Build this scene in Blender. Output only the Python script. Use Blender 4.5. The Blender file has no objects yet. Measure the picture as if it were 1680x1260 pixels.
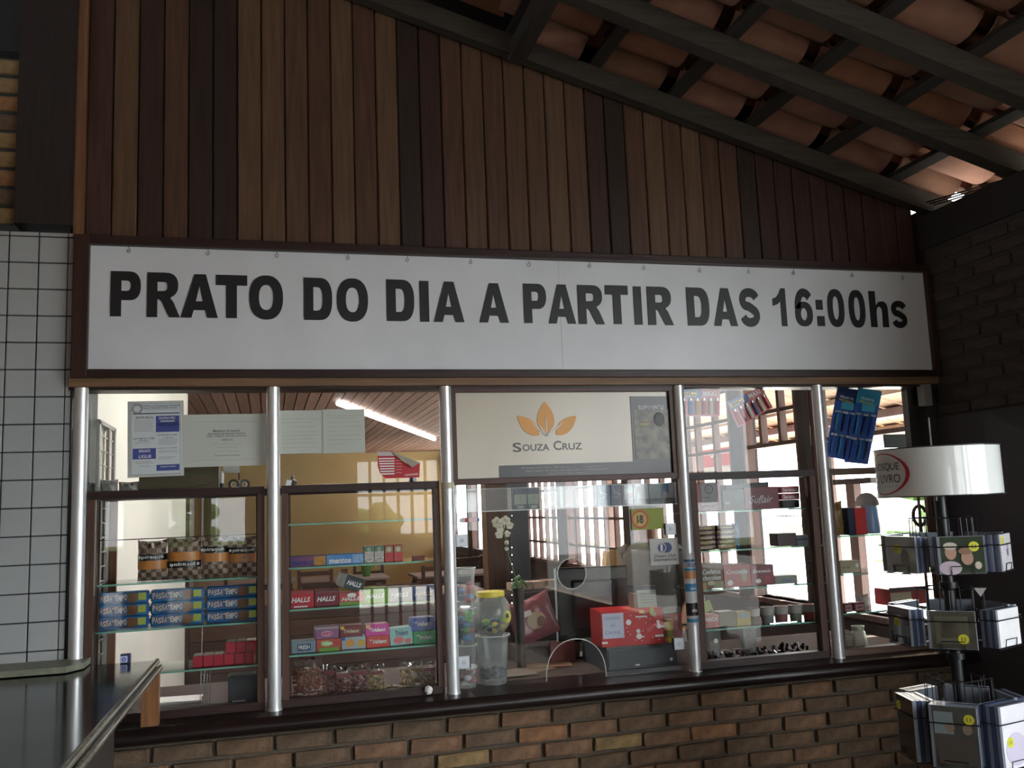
import bpy, bmesh, math, random
from mathutils import Vector, Matrix, Euler
random.seed(7)
S = bpy.context.scene
COL = S.collection
PI = math.pi
# ------------------------------------------------------------------ camera
FPX, YAW, PIT, ROL = 1500.16, .2639, .1316, -.0388
CAM = Vector((0, -3.6264, 1.6))
cf = Vector((math.sin(YAW)*math.cos(PIT), math.cos(YAW)*math.cos(PIT), math.sin(PIT)))
cr = Vector((math.cos(YAW), -math.sin(YAW), 0)); cu = cr.cross(cf)
CR = cr*math.cos(ROL)+cu*math.sin(ROL); CU = -cr*math.sin(ROL)+cu*math.cos(ROL)
cd = bpy.data.cameras.new('camera'); cam = bpy.data.objects.new('camera', cd); COL.objects.link(cam)
cam.matrix_world = Matrix(((CR.x, CU.x, -cf.x, CAM.x), (CR.y, CU.y, -cf.y, CAM.y), (CR.z, CU.z, -cf.z, CAM.z), (0, 0, 0, 1)))
cd.sensor_width = 36; cd.lens = 36*FPX/1680; cd.clip_start = .02; cd.clip_end = 300
S.camera = cam
# ------------------------------------------------------------------ world, sun, exposure
w = bpy.data.worlds.new('sky'); S.world = w; w.use_nodes = True
bg = w.node_tree.nodes['Background']; bg.inputs[0].default_value = (.93, .97, 1, 1); bg.inputs[1].default_value = 1.9
sd = bpy.data.lights.new('sun', 'SUN'); sd.energy = 11.0; sd.angle = .02; sd.color = (1, .95, .86)
so = bpy.data.objects.new('sun', sd); COL.objects.link(so); so.rotation_euler = (math.radians(-12), math.radians(20), 0)
S.view_settings.view_transform = 'Standard'; S.view_settings.look = 'None'; S.view_settings.gamma = 1
S.view_settings.use_curve_mapping = False; S.view_settings.exposure = 2.36
S.cycles.transparent_max_bounces = 32; S.cycles.max_bounces = 9; S.cycles.diffuse_bounces = 5
S.cycles.sample_clamp_indirect = 6

def at(px, py, x=None, y=None, z=None, D=None):
    d = CR*(px-840)-CU*(py-630)+cf*FPX
    if D is not None: return CAM+d*(D/FPX)
    t = (y-CAM.y)/d.y if y is not None else (x-CAM.x)/d.x if x is not None else (z-CAM.z)/d.z
    return CAM+d*t
def ax(px, py, y=.1): return at(px, py, y=y).x
def az(px, py, y=.1): return at(px, py, y=y).z

# ------------------------------------------------------------------ materials
MATS = {}
def M(name, c, r=.6, m=0, var=0, vs=8, bump=0, bs=60, spec=.5, emit=0, c2=None, stretch=None, alpha=1, coat=0):
    if name in MATS: return MATS[name]
    mt = bpy.data.materials.new(name); mt.use_nodes = True; nt = mt.node_tree; N = nt.nodes; L = nt.links
    p = N['Principled BSDF']; p.inputs['Base Color'].default_value = (*c, 1); p.inputs['Roughness'].default_value = r
    p.inputs['Metallic'].default_value = m; p.inputs['Specular IOR Level'].default_value = spec
    if coat: p.inputs['Coat Weight'].default_value = coat
    if alpha < 1: p.inputs['Alpha'].default_value = alpha
    if emit: p.inputs['Emission Color'].default_value = (*c, 1); p.inputs['Emission Strength'].default_value = emit
    if var or bump:
        tc = N.new('ShaderNodeTexCoord'); mp = N.new('ShaderNodeMapping'); L.new(tc.outputs['Object'], mp.inputs[0])
        if stretch: mp.inputs['Scale'].default_value = stretch
    if var:
        nz = N.new('ShaderNodeTexNoise'); nz.inputs['Scale'].default_value = vs; nz.inputs['Detail'].default_value = 6; L.new(mp.outputs[0], nz.inputs['Vector'])
        rp = N.new('ShaderNodeValToRGB'); e = rp.color_ramp.elements
        a = c2 or tuple(max(0, x*(1-var)) for x in c); b = tuple(min(1, x*(1+var*.6)) for x in c)
        e[0].position = .3; e[0].color = (*a, 1); e[1].position = .7; e[1].color = (*b, 1)
        L.new(nz.outputs[0], rp.inputs[0]); L.new(rp.outputs[0], p.inputs['Base Color'])
    if bump:
        n2 = N.new('ShaderNodeTexNoise'); n2.inputs['Scale'].default_value = bs; n2.inputs['Detail'].default_value = 5; L.new(mp.outputs[0], n2.inputs['Vector'])
        bp = N.new('ShaderNodeBump'); bp.inputs['Strength'].default_value = bump; bp.inputs['Distance'].default_value = .004
        L.new(n2.outputs[0], bp.inputs['Height']); L.new(bp.outputs[0], p.inputs['Normal'])
    MATS[name] = mt; return mt
def glassy(name, tint=(1, 1, 1), ior=1.5, rough=0.0, body=0, bodyc=(.8, .85, .85), smear=0):
    """thin clear sheet: straight-through transparency plus a Fresnel reflection and a little haze of dirt"""
    mt = bpy.data.materials.new(name); mt.use_nodes = True; nt = mt.node_tree; N = nt.nodes; L = nt.links
    for n in list(N):
        if n.type != 'OUTPUT_MATERIAL': N.remove(n)
    out = [n for n in N if n.type == 'OUTPUT_MATERIAL'][0]
    tr = N.new('ShaderNodeBsdfTransparent'); tr.inputs[0].default_value = (*tint, 1)
    gl = N.new('ShaderNodeBsdfGlossy'); gl.inputs['Roughness'].default_value = rough
    fr = N.new('ShaderNodeFresnel'); fr.inputs[0].default_value = ior
    mx = N.new('ShaderNodeMixShader'); L.new(fr.outputs[0], mx.inputs[0]); L.new(tr.outputs[0], mx.inputs[1]); L.new(gl.outputs[0], mx.inputs[2])
    last = mx
    if body:
        df = N.new('ShaderNodeBsdfDiffuse'); df.inputs[0].default_value = (*bodyc, 1)
        m2 = N.new('ShaderNodeMixShader'); m2.inputs[0].default_value = body
        if smear:
            tc = N.new('ShaderNodeTexCoord'); nz = N.new('ShaderNodeTexNoise'); nz.inputs['Scale'].default_value = smear; nz.inputs['Detail'].default_value = 4
            L.new(tc.outputs['Object'], nz.inputs['Vector']); rp = N.new('ShaderNodeMapRange')
            rp.inputs['From Min'].default_value = .45; rp.inputs['From Max'].default_value = .8; rp.inputs['To Min'].default_value = 0; rp.inputs['To Max'].default_value = body
            L.new(nz.outputs[0], rp.inputs[0]); L.new(rp.outputs[0], m2.inputs[0])
        L.new(mx.outputs[0], m2.inputs[1]); L.new(df.outputs[0], m2.inputs[2]); last = m2
    L.new(last.outputs[0], out.inputs[0]); MATS[name] = mt; return mt
def checker(name, c1, c2, scale):
    m = M(name, c1, .28); nt = m.node_tree; N = nt.nodes; L = nt.links
    tc = N.new('ShaderNodeTexCoord'); ck = N.new('ShaderNodeTexChecker'); ck.inputs['Scale'].default_value = scale
    ck.inputs[1].default_value = (*c1, 1); ck.inputs[2].default_value = (*c2, 1)
    mp = N.new('ShaderNodeMapping'); mp.inputs['Scale'].default_value = (1, 0, 1); mp.inputs['Location'].default_value = (.003, .0101, .003)
    L.new(tc.outputs['Object'], mp.inputs[0]); L.new(mp.outputs[0], ck.inputs[0]); L.new(ck.outputs[0], N['Principled BSDF'].inputs['Base Color']); return m
def wood(name, c, r=.5, k=.35, axis='z', spec=.35):
    st = {'z': (14, 14, .9), 'x': (.9, 14, 14), 'y': (14, .9, 14)}[axis]
    return M(name, c, r, var=k, vs=4, bump=.25, bs=9, stretch=st, spec=spec)

WHITE = M('white_paint', (.8, .81, .8), .5)
PANEL = M('sign_panel_white', (.70, .73, .76), .38, var=.07, vs=3)
LETT = M('sign_lettering_black', (.008, .01, .012), .45)
DARKW = wood('dark_red_wood', (.030, .014, .012), .42, .3, 'x')
DARKWZ = wood('dark_red_wood_upright', (.045, .02, .015), .42, .3, 'z')
BEAMW = wood('header_wood', (.20, .115, .06), .5, .3, 'x')
SILLW = wood('sill_wood', (.015, .009, .008), .3, .3, 'x')
ALU = M('brushed_aluminium_post', (.74, .77, .78), .33, .6, var=.08, vs=5)
GLASS = glassy('window_glass', (.97, .985, .98), 1.32, 0, .015, (.8, .85, .9), 5)
SHELFG = glassy('shelf_glass', (.90, .97, .94), 1.5)
SHELFE = M('shelf_glass_edge', (.25, .62, .5), .15, alpha=.75)
ACRYL = glassy('clear_acrylic', (.95, .96, .97), 1.5, .05, .10, (.85, .88, .9))
CLEARP = glassy('clear_plastic', (.93, .95, .95), 1.5, .08, .16, (.8, .85, .85))
BAGP = glassy('thin_bag_plastic', (.97, .97, .97), 1.3, .12, .04, (.7, .7, .7))
TILE_W = M('white_glazed_tile', (.40, .435, .435), .18, var=.05, vs=9)
GROUT = M('dark_grout', (.035, .045, .045), .9)
BLACKG = M('black_polished_granite', (.016, .017, .019), .12, var=.4, vs=220, spec=.6)
STONE = M('ledge_stone', (.21, .23, .165), .5, var=.2, vs=30)
MORT = M('grey_mortar', (.10, .082, .060), .95, var=.25, vs=14, bump=.7, bs=70)
BRK = [M('brick_%s' % n, c, .9, var=.3, vs=22, bump=.8, bs=90, c2=tuple(x*.5 for x in c)) for n, c in
       [('ochre', (.28, .19, .085)), ('orange', (.29, .145, .07)), ('brown', (.17, .105, .06)), ('dull', (.145, .095, .058)), ('rust', (.21, .12, .068))]]
CLAY = [M('clay_tile_%s' % n, c, .85, var=.25, vs=7, bump=.3, bs=60) for n, c in [('orange', (.27, .115, .06)), ('pink', (.30, .145, .095)), ('brown', (.19, .09, .052))]]
RAFT = wood('rafter_grey_wood', (.05, .042, .032), .8, .3, 'x')
RAFTY = wood('lath_grey_wood', (.04, .034, .028), .8, .3, 'y')
BLK = M('black_plastic', (.012, .012, .014), .35)
WIRE = M('black_wire', (.012, .013, .015), .35, .4)
CREAM = M('cream_poster', (.62, .58, .46), .22, var=.05, vs=4)
ORANGE = M('orange_ink', (.72, .32, .03), .35)
DGREY = M('dark_grey_print', (.035, .04, .045), .3)
WHITEP = M('white_print', (.82, .83, .82), .5)
REDP = M('red_print', (.55, .02, .03), .35)
BLUEP = M('blue_print', (.02, .10, .42), .35)
YEL = M('yellow_wall_paint', (.47, .34, .16), .7, var=.07, vs=2)
WWALL = M('white_wall_paint', (.78, .78, .72), .75, var=.05, vs=2)
CONC = M('pale_concrete', (.62, .60, .56), .9, var=.15, vs=3)

# ------------------------------------------------------------------ building helpers
def tag(o, label=None, cat=None, group=None, kind=None):
    if label: o['label'] = label
    if cat: o['category'] = cat
    if group: o['group'] = group
    if kind: o['kind'] = kind
    return o
def thing(name, label, cat, loc=(0, 0, 0), rot=(0, 0, 0), group=None):
    o = bpy.data.objects.new(name, None); COL.objects.link(o); o.location = loc; o.rotation_euler = rot; o.empty_display_size = .05
    return tag(o, label, cat, group)
def struct(name, label=None):
    o = bpy.data.objects.new(name, None); COL.objects.link(o); o['kind'] = 'structure'
    o['label'] = label or name.replace('_', ' '); return o
class MB:
    def __init__(s): s.b = bmesh.new()
    def _xf(s, vs, m):
        for v in vs: v.co = m @ v.co
    def box(s, x0, x1, y0, y1, z0, z1, bev=0, rot=None, piv=None, seg=2):
        r = bmesh.ops.create_cube(s.b, size=1); vs = r['verts']
        c = Vector(((x0+x1)/2, (y0+y1)/2, (z0+z1)/2))
        for v in vs: v.co = Vector((v.co.x*abs(x1-x0), v.co.y*abs(y1-y0), v.co.z*abs(z1-z0)))
        if bev:
            es = list({e for v in vs for e in v.link_edges})
            rr = bmesh.ops.bevel(s.b, geom=es, offset=bev, segments=seg, affect='EDGES', profile=.7); vs = list({v for f in rr['faces'] for v in f.verts} | {v for v in vs if v.is_valid})
        if rot: s._xf(vs, Euler(rot).to_matrix().to_4x4() if not piv else Matrix.Translation(Vector(piv)-c) @ Euler(rot).to_matrix().to_4x4() @ Matrix.Translation(c-Vector(piv)))
        for v in vs: v.co += c
        return s
    def cyl(s, p0, p1, r0, r1=None, n=16, cap=True):
        p0 = Vector(p0); p1 = Vector(p1); r1 = r0 if r1 is None else r1; d = p1-p0
        q = d.to_track_quat('Z', 'Y').to_matrix().to_4x4()
        r = bmesh.ops.create_cone(s.b, cap_ends=cap, segments=n, radius1=r0, radius2=r1, depth=d.length)
        s._xf(r['verts'], Matrix.Translation((p0+p1)/2) @ q); return s
    def tube(s, pts, r, n=6):
        pts = [Vector(p) for p in pts]; rings = []
        for i, p in enumerate(pts):
            t = (pts[min(i+1, len(pts)-1)]-pts[max(i-1, 0)]).normalized()
            a = t.orthogonal().normalized() if not rings else (pa-t*pa.dot(t)).normalized()
            pa = a; b = t.cross(a); rr = r[i] if isinstance(r, (list, tuple)) else r
            rings.append([s.b.verts.new(p+(a*math.cos(2*PI*k/n)+b*math.sin(2*PI*k/n))*rr) for k in range(n)])
        for i in range(len(rings)-1):
            for k in range(n): s.b.faces.new((rings[i][k], rings[i][(k+1) % n], rings[i+1][(k+1) % n], rings[i+1][k]))
        s.b.faces.new(rings[0][::-1]); s.b.faces.new(rings[-1]); return s
    def lathe(s, prof, c=(0, 0, 0), n=28, sx=1, sy=1, a0=0, a1=2*PI):
        full = abs(a1-a0-2*PI) < 1e-6; m = n if full else n+1; R = []
        for (r, z) in prof:
            R.append([s.b.verts.new((c[0]+r*sx*math.cos(a0+(a1-a0)*k/n), c[1]+r*sy*math.sin(a0+(a1-a0)*k/n), c[2]+z)) for k in range(m)])
        for i in range(len(R)-1):
            for k in range(m if full else m-1): s.b.faces.new((R[i][k], R[i][(k+1) % m], R[i+1][(k+1) % m], R[i+1][k]))
        return s
    def prism(s, poly, y0, y1):
        """polygon of (x, z) extruded between two y values"""
        a = [s.b.verts.new((x, y0, z)) for x, z in poly]; b = [s.b.verts.new((x, y1, z)) for x, z in poly]; n = len(poly)
        s.b.faces.new(a); s.b.faces.new(b[::-1])
        for i in range(n): s.b.faces.new((a[i], b[i], b[(i+1) % n], a[(i+1) % n]))
        return s
    def quad(s, *p): s.b.faces.new([s.b.verts.new(q) for q in p]); return s
    def sphere(s, c, r, sc=(1, 1, 1), seg=16, ring=10, jit=0):
        rr = bmesh.ops.create_uvsphere(s.b, u_segments=seg, v_segments=ring, radius=r)
        for v in rr['verts']: v.co = Vector((v.co.x*sc[0], v.co.y*sc[1], v.co.z*sc[2]))*(1+random.uniform(-jit, jit))+Vector(c)
        return s
    def mesh(s, name, mat, smooth=False):
        bmesh.ops.recalc_face_normals(s.b, faces=s.b.faces)
        me = bpy.data.meshes.new(name); s.b.to_mesh(me); s.b.free(); me.materials.append(mat)
        if smooth:
            me.polygons.foreach_set('use_smooth', [True]*len(me.polygons))
            me.set_sharp_from_angle(angle=math.radians(40))
        return me
    def build(s, name, mat, parent=None, smooth=False, loc=None, rot=None, **kw):
        return put(name, s.mesh(name, mat, smooth), parent, loc, rot, **kw)
def put(name, me, parent=None, loc=None, rot=None, label=None, cat=None, group=None, kind=None, scale=None):
    o = bpy.data.objects.new(name, me); COL.objects.link(o)
    if parent: o.parent = parent
    if loc is not None: o.location = loc
    if rot is not None: o.rotation_euler = rot
    if scale is not None: o.scale = scale
    return tag(o, label, cat, group, kind)
def copy_tree(o, parent=None, kids=None):
    kids = kids or {}
    c = o.copy(); COL.objects.link(c); c.parent = parent
    for ch in CH.get(o.name, []) if False else [k for k in bpy.data.objects if k.parent == o]: copy_tree(ch, c)
    return c
TXT = {}
def textmesh(t, mat, bold=0.0, shear=0, depth=.0):
    key = (t, mat.name, bold, shear, depth)
    if key in TXT: return TXT[key]
    cu_ = bpy.data.curves.new('t', 'FONT'); cu_.body = t; cu_.size = 1; cu_.offset = bold; cu_.shear = shear; cu_.resolution_u = 3 if len(t) > 3 else 8; cu_.align_x = 'LEFT'
    cu_.space_line = 1.0
    o = bpy.data.objects.new('t', cu_); COL.objects.link(o)
    me = bpy.data.meshes.new_from_object(o); bpy.data.objects.remove(o); me.materials.clear(); me.materials.append(mat)
    xs = [v.co.x for v in me.vertices]; ys = [v.co.y for v in me.vertices]
    if not xs: return None
    x0, x1, y0, y1 = min(xs), max(xs), min(ys), max(ys)
    for v in me.vertices: v.co = Vector(((v.co.x-x0)/(x1-x0), 0, (v.co.y-y0)/(y1-y0)))
    if depth:
        b = bmesh.new(); b.from_mesh(me); r = bmesh.ops.extrude_face_region(b, geom=b.faces[:])
        for g in r['geom']:
            if isinstance(g, bmesh.types.BMVert): g.co.y += depth
        bmesh.ops.recalc_face_normals(b, faces=b.faces); b.to_mesh(me); b.free()
    me.name = 'lettering'; TXT[key] = (me, (x1-x0)/(y1-y0)); return TXT[key]
def text(t, x0, z0, y, w_, h, mat, parent, name='lettering', bold=.015, shear=0, rot=None, depth=0, **kw):
    """flat print in the plane y (facing -y), lower left at (x0, z0), fitted to w_ x h"""
    r = textmesh(t, mat, bold, shear, depth)
    if not r: return
    me, asp = r
    if w_ is None: w_ = h*asp
    return put(name, me, parent, (x0, y, z0), rot, scale=(w_, 1, h), **kw)

# ================================================================== THE SETTING
# floor, ground
fl = MB().box(-6, 3.3, -12, 14, -.1, 0).build('floor', M('dark_stone_floor', (.06, .05, .042), .5, var=.3, vs=4), kind='structure', label='dark stone floor of the hall')
MB().box(3.3, 40, -25, -1.2, -.2, -.055).build('floor', M('bounce_damping_ground', (.09, .09, .09), .95, var=.2, vs=5), kind='structure', label='unseen dark ground right of the porch, added to cut bounced light')  # ground out of view, made dark to curb roof bounce and pane reflections
MB().box(3.3, 40, -1.2, 30, -.2, -.06).build('floor', CONC, kind='structure', label='pale paved ground outside the hall')
MB().box(-40, 3.3, -40, -12, -.2, -.06).build('floor', CONC, kind='structure', label='pale paved ground behind the hall')
MB().box(13, 60, -30, 40, -.2, -.055).build('lawn', M('lawn_grass', (.06, .08, .02), .9, var=.4, vs=3), label='green lawn beyond the pale paving outside the windows', cat='grass', kind='stuff')
MB().box(-40, 3, -60, -24, -.2, -.055).build('lawn', MATS['lawn_grass'], label='green lawn behind the hall, seen only mirrored in the glass', cat='grass', kind='stuff')

# ---- front wall: bricks under the counter, boards above the sign
wf = struct('wall_front', 'brick and timber partition wall with a long glazed serving hatch')
MB().box(-.72, 3.05, .022, .14, 0, .86).build('mortar', MORT, wf)
variants = []
for k in range(6):
    mb = MB().box(-.100, .100, -.012, .03, -.0265, .0265, bev=.004, seg=1)
    for v in mb.b.verts: v.co += Vector([random.uniform(-.0028, .0028) for _ in range(3)])
    variants.append(mb)
bm_ = [[None]*len(BRK) for _ in variants]
for i, mb in enumerate(variants):
    me0 = mb.mesh('brick', BRK[0])
    for j in range(len(BRK)):
        m2 = me0.copy(); m2.materials.clear(); m2.materials.append(BRK[j]); bm_[i][j] = m2
row = 0; z = .829
while z > .10:
    off = (0, .107, .04, .15)[row % 4]; x = -.62-off
    while x < 3.06:
        x1 = min(x+.099, 3.05)
        if x > -.75:
            j = random.choice([0, 1, 1, 2, 3, 4]) if row % 3 != 1 else random.choice([2, 3, 3, 4])
            if x > 2.0: j = random.choice([2, 3, 3, 4])  # duller bricks put the shade at the right end into the colour
            put('brick', bm_[random.randrange(6)][j], wf, (x, .018+random.uniform(-.005, .005), z), (0, random.uniform(-.01, .01), 0))
        x += .214
    z -= .066; row += 1
# header beam
MB().box(-.70, 3.05, -.03, .10, 2.088, 2.122, bev=.004).build('header_beam', BEAMW, wf, label='light brown wooden header beam')
MB().box(-.70, 3.05, -.012, .10, 2.078, 2.090).build('header_lip', DARKW, wf)
# sill
sp = [(-.115, .868), (-.122, .855), (-.12, .838), (-.108, .826), (-.085, .822), (.02, .822), (.14, .822), (.14, .884), (-.085, .884), (-.103, .882)]
a = MB(); r0 = [a.b.verts.new((-.72, y, z)) for y, z in sp]; r1 = [a.b.verts.new((3.05, y, z)) for y, z in sp]
a.b.faces.new(r0); a.b.faces.new(r1[::-1])
for i in range(len(sp)): a.b.faces.new((r0[i], r1[i], r1[(i+1) % len(sp)], r0[(i+1) % len(sp)]))
a.build('sill', SILLW, wf, smooth=True, label='dark polished wooden sill with rounded nose')
# boards
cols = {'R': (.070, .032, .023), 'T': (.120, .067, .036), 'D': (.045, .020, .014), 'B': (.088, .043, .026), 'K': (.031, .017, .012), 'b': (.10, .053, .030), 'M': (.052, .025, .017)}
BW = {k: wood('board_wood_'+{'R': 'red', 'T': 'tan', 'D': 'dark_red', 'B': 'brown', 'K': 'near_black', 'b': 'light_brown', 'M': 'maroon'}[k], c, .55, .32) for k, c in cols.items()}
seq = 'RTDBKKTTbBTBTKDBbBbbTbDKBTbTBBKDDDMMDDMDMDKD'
roofz = lambda x: 3.894-.294*x
MB().box(-.72, 3.05, .05, .12, 2.12, 4.3).build('backing', M('black_gap', (.008, .006, .005), .9), wf)
pitch = .0925
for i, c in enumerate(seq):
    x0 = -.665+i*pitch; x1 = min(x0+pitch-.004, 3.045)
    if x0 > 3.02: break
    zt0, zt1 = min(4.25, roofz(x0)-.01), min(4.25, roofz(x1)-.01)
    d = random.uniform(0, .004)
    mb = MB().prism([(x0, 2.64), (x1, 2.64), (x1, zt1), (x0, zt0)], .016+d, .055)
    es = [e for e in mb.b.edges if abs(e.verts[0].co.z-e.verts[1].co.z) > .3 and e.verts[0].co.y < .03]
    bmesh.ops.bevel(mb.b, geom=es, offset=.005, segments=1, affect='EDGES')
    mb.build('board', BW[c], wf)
MB().box(-.70, -.664, -.012, .05, 2.66, 4.2).build('edge_strip', wood('edge_strip_wood', (.19, .09, .045), .5), wf)
MB().box(-.72, 3.05, -.0, .10, 2.118, 2.66).build('sign_backing', DARKW, wf)
# dark jamb at the right end of the glazing
MB().box(2.99, 3.05, .0, .06, .86, 2.09).build('corner_jamb', M('dark_jamb', (.02, .016, .018), .6), wf)
MB().box(2.93, 3.06, .05, .09, 1.74, 2.09).build('corner_board', M('dark_jamb', (.02, .016, .018), .6), wf)
MB().box(2.955, 2.998, -.035, .012, 1.985, 2.086, bev=.004).build('metal_sleeve', M('dull_metal', (.33, .33, .31), .5, .4), wf, label='short dull metal sleeve under the header at its right end')

# ---- left tiled wall
wl = struct('wall_left', 'white tiled wall beside the hatch with dark board above')
MB().box(-1.93, -.692, .004, .16, 0, 2.675).build('grout', GROUT, wl)
MB().box(-3.2, -1.93, -.004, .16, 0, 2.675).build('plain_wall', M('pale_plaster', (.36, .38, .38), .7, var=.08, vs=3), wl)
tme = []
for k in range(3):
    mb = MB().box(-.0478, .0478, -.004, .006, -.0478, .0478, bev=.002, seg=1); tme.append(mb.mesh('tile', TILE_W))
tx, rz = -.9157, 2.6555
for i in range(-10, 2):
    for k in range(0, 16):
        zc = rz-.05-.1*k
        put('tile', random.choice(tme), wl, (tx+.05+.1*i, 0, zc), (random.uniform(-.004, .004), 0, random.uniform(-.004, .004)))
mbt = MB().box(-.009, .009, -.004, .006, -.0478, .0478, bev=.002, seg=1).mesh('tile', TILE_W)
for k in range(16): put('tile', mbt, wl, (tx+.21, 0, rz-.05-.1*k))
me = MB().box(-.0478, .0478, -.004, .006, -.007, .007, bev=.001, seg=1).mesh('tile', TILE_W)
for i in range(-10, 3): put('tile', me, wl, (tx+.05+.1*i if i < 2 else tx+.21, 0, rz+.009), scale=(1 if i < 2 else .19, 1, 1))
MB().box(-.9, -.70, -.02, .16, 2.70, 4.3).build('cladding_board', wood('dark_cladding', (.026, .019, .017), .6, .2), wl)
MB().box(-3.2, -.9, .03, .16, 2.675, 3.36).build('mortar', GROUT, wl)
for k in range(9):
    for i in range(3):
        put('brick', bm_[random.randrange(6)][(0, 0, 1, 3)[(k*7+i) % 4]], wl, (-1.0-.21*i, .035, 2.74+k*.073), scale=(1, 1, 1.1))
MB().box(-3.2, -.9, -.01, .16, 3.37, 4.3).build('upper_beam', M('black_beam', (.012, .013, .015), .7), wl)
MB().box(-3.3, -3.2, -10, .1, 0, 3.3).build('wall_left', M('dim_plaster', (.25, .2, .15), .8), kind='structure', label='plain plastered side wall left of the camera')

# ---- right side wall (one line from the porch to the far end of the hall)
wr = struct('wall_right', 'dark brick side wall at the right end of the hatch')
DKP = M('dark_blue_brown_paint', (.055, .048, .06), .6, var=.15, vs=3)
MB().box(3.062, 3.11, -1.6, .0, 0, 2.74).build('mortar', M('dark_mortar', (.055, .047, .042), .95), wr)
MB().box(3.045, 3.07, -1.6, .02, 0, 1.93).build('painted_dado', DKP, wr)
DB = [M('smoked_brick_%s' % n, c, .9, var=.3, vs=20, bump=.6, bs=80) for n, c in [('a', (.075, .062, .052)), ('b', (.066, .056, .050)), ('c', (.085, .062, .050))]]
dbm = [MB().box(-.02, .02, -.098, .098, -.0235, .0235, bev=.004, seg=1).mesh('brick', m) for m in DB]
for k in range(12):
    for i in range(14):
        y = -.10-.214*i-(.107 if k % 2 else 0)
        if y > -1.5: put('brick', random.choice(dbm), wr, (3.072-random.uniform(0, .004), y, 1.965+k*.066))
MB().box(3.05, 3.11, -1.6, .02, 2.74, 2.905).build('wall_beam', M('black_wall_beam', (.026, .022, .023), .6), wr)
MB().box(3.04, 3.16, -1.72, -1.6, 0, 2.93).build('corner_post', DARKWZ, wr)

# hall behind the glass
YB, CZ = 12.4, 2.6
MB().box(-3, 3.2, YB, YB+.15, 0, 3.2).build('wall_back', YEL, kind='structure', label='mustard yellow painted back wall of the dining hall')
MB().box(-.75, -.63, .16, 4.15, 0, CZ).build('wall_side', WWALL, kind='structure', label='white painted side wall inside the kiosk')
MB().box(-3.1, -3.0, 4, YB, 0, 3.0).build('wall_end', WWALL, kind='structure', label='white end wall of the dining hall')
MB().box(-3, -.63, 4.15, 4.25, 0, CZ).build('wall_return', WWALL, kind='structure', label='white return wall behind the kiosk')
MB().box(-.66, -.60, 4.15, 4.6, 0, 2.3).build('door_jamb', DARKWZ, wf)
ce = struct('ceiling', 'reddish boarded ceiling of the hall')
CB = [wood('ceiling_board_'+n, c, .6, .25, 'y') for n, c in [('a', (.25, .135, .105)), ('b', (.22, .12, .09)), ('c', (.29, .16, .13))]]
MB().box(-3.1, 3.2, .12, YB, CZ+.03, CZ+.06).build('backing', MATS['black_gap'], ce)
cme = [MB().box(0, .090, .12, YB, CZ, CZ+.03).mesh('board', m) for m in CB]
for i in range(62): put('board', random.choice(cme), ce, (-3.05+.1*i, 0, 0))
ft = thing('ceiling_tube_lamp', 'long white fluorescent tube glowing under the reddish boarded ceiling', 'lamp', (1.455, 6.93, CZ-.05))
p0, p1 = Vector((.62, 4.68, CZ-.03)), Vector((2.29, 9.18, CZ-.03)); c0 = Vector(ft.location)
MB().cyl(p0-c0, p1-c0, .026, n=10).build('tube', M('tube_glow', (1, .97, .93), .5, emit=1.6), ft)
MB().cyl(p0-c0+Vector((0, 0, .034)), p1-c0+Vector((0, 0, .034)), .012, n=6).build('batten', WHITE, ft)

ft = thing('ceiling_tube_lamp', 'white fluorescent tube over the kiosk, above the view of the panes', 'lamp', (.6, 1.25, CZ-.06))
MB().cyl((-.6, 0, 0), (.6, 0, 0), .02, n=10).build('tube', M('tube_glow_near', (1, .97, .93), .5, emit=40), ft); MB().box(-.62, .62, -.03, .03, .02, .059).build('batten', WHITE, ft)
t = thing('low_partition', 'dark brown low timber partition across the hall behind the kiosk', 'partition', (1.25, 4.2, 0))
for k in range(7): MB().box(-1.85, 1.83, -.03, .03, .005+k*.124, .125+k*.124, bev=.004).build('board', wood('partition_board_%d' % (k % 2), ((.05, .026, .018), (.065, .033, .022))[k % 2], .6, .3, 'x'), t)
# right wall of the hall with barred windows
def window(n, y0, y1, z0, z1, nv, zs, label, zb=None):
    o = struct('window_%d' % n, label)
    fr = MB()
    fr.box(3.085, 3.16, y0, y1, z1-.04, z1); fr.box(3.07, 3.18, y0, y1, z0-.03, z0)
    fr.box(3.085, 3.16, y0, y0+.035, z0, z1-.04); fr.box(3.085, 3.16, y1-.035, y1, z0, z1-.04)
    fr.build('window_frame', WFR, o)
    for k in range(1, nv):
        y = y0+(y1-y0)*k/nv; MB().box(3.10, 3.145, y-.016, y+.016, zb or z0, z1-.04).build('mullion', WFR, o)
    for zz in zs:
        if z0 < zz < z1-.05: MB().box(3.105, 3.14, y0+.035, y1-.035, zz-.012, zz+.012).build('glazing_bar', WFR, o)
    return o
WFR = wood('window_brown_wood', (.14, .085, .075), .6, .25)
zs1 = [1.92, 2.13, 2.335]
window(1, .10, 1.10, .95, 2.5, 2, [1.905], 'barred window nearest the hatch in the right wall', 1.905)
window(2, 1.24, 1.93, .95, 2.5, 3, zs1, 'second barred window along the right wall', 1.92)
window(3, 2.07, 2.92, .95, 2.5, 3, zs1, 'third barred window along the right wall')
window(4, 3.05, 3.95, .95, 2.5, 3, zs1, 'fourth barred window along the right wall')
window(5, 4.12, 5.80, .97, 2.4, 6, [1.16, 1.44, 1.75], 'fifth, wide barred window along the right wall')
window(6, 6.08, 7.66, .97, 2.4, 6, [1.16, 1.44, 1.75], 'sixth, wide barred window along the right wall')
window(7, 9.38, 10.55, .85, 2.3, 1, [], 'seventh window near the far end of the right wall')
window(8, 10.85, 12.2, .85, 2.3, 1, [], 'last window beside the yellow back wall')
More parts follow.
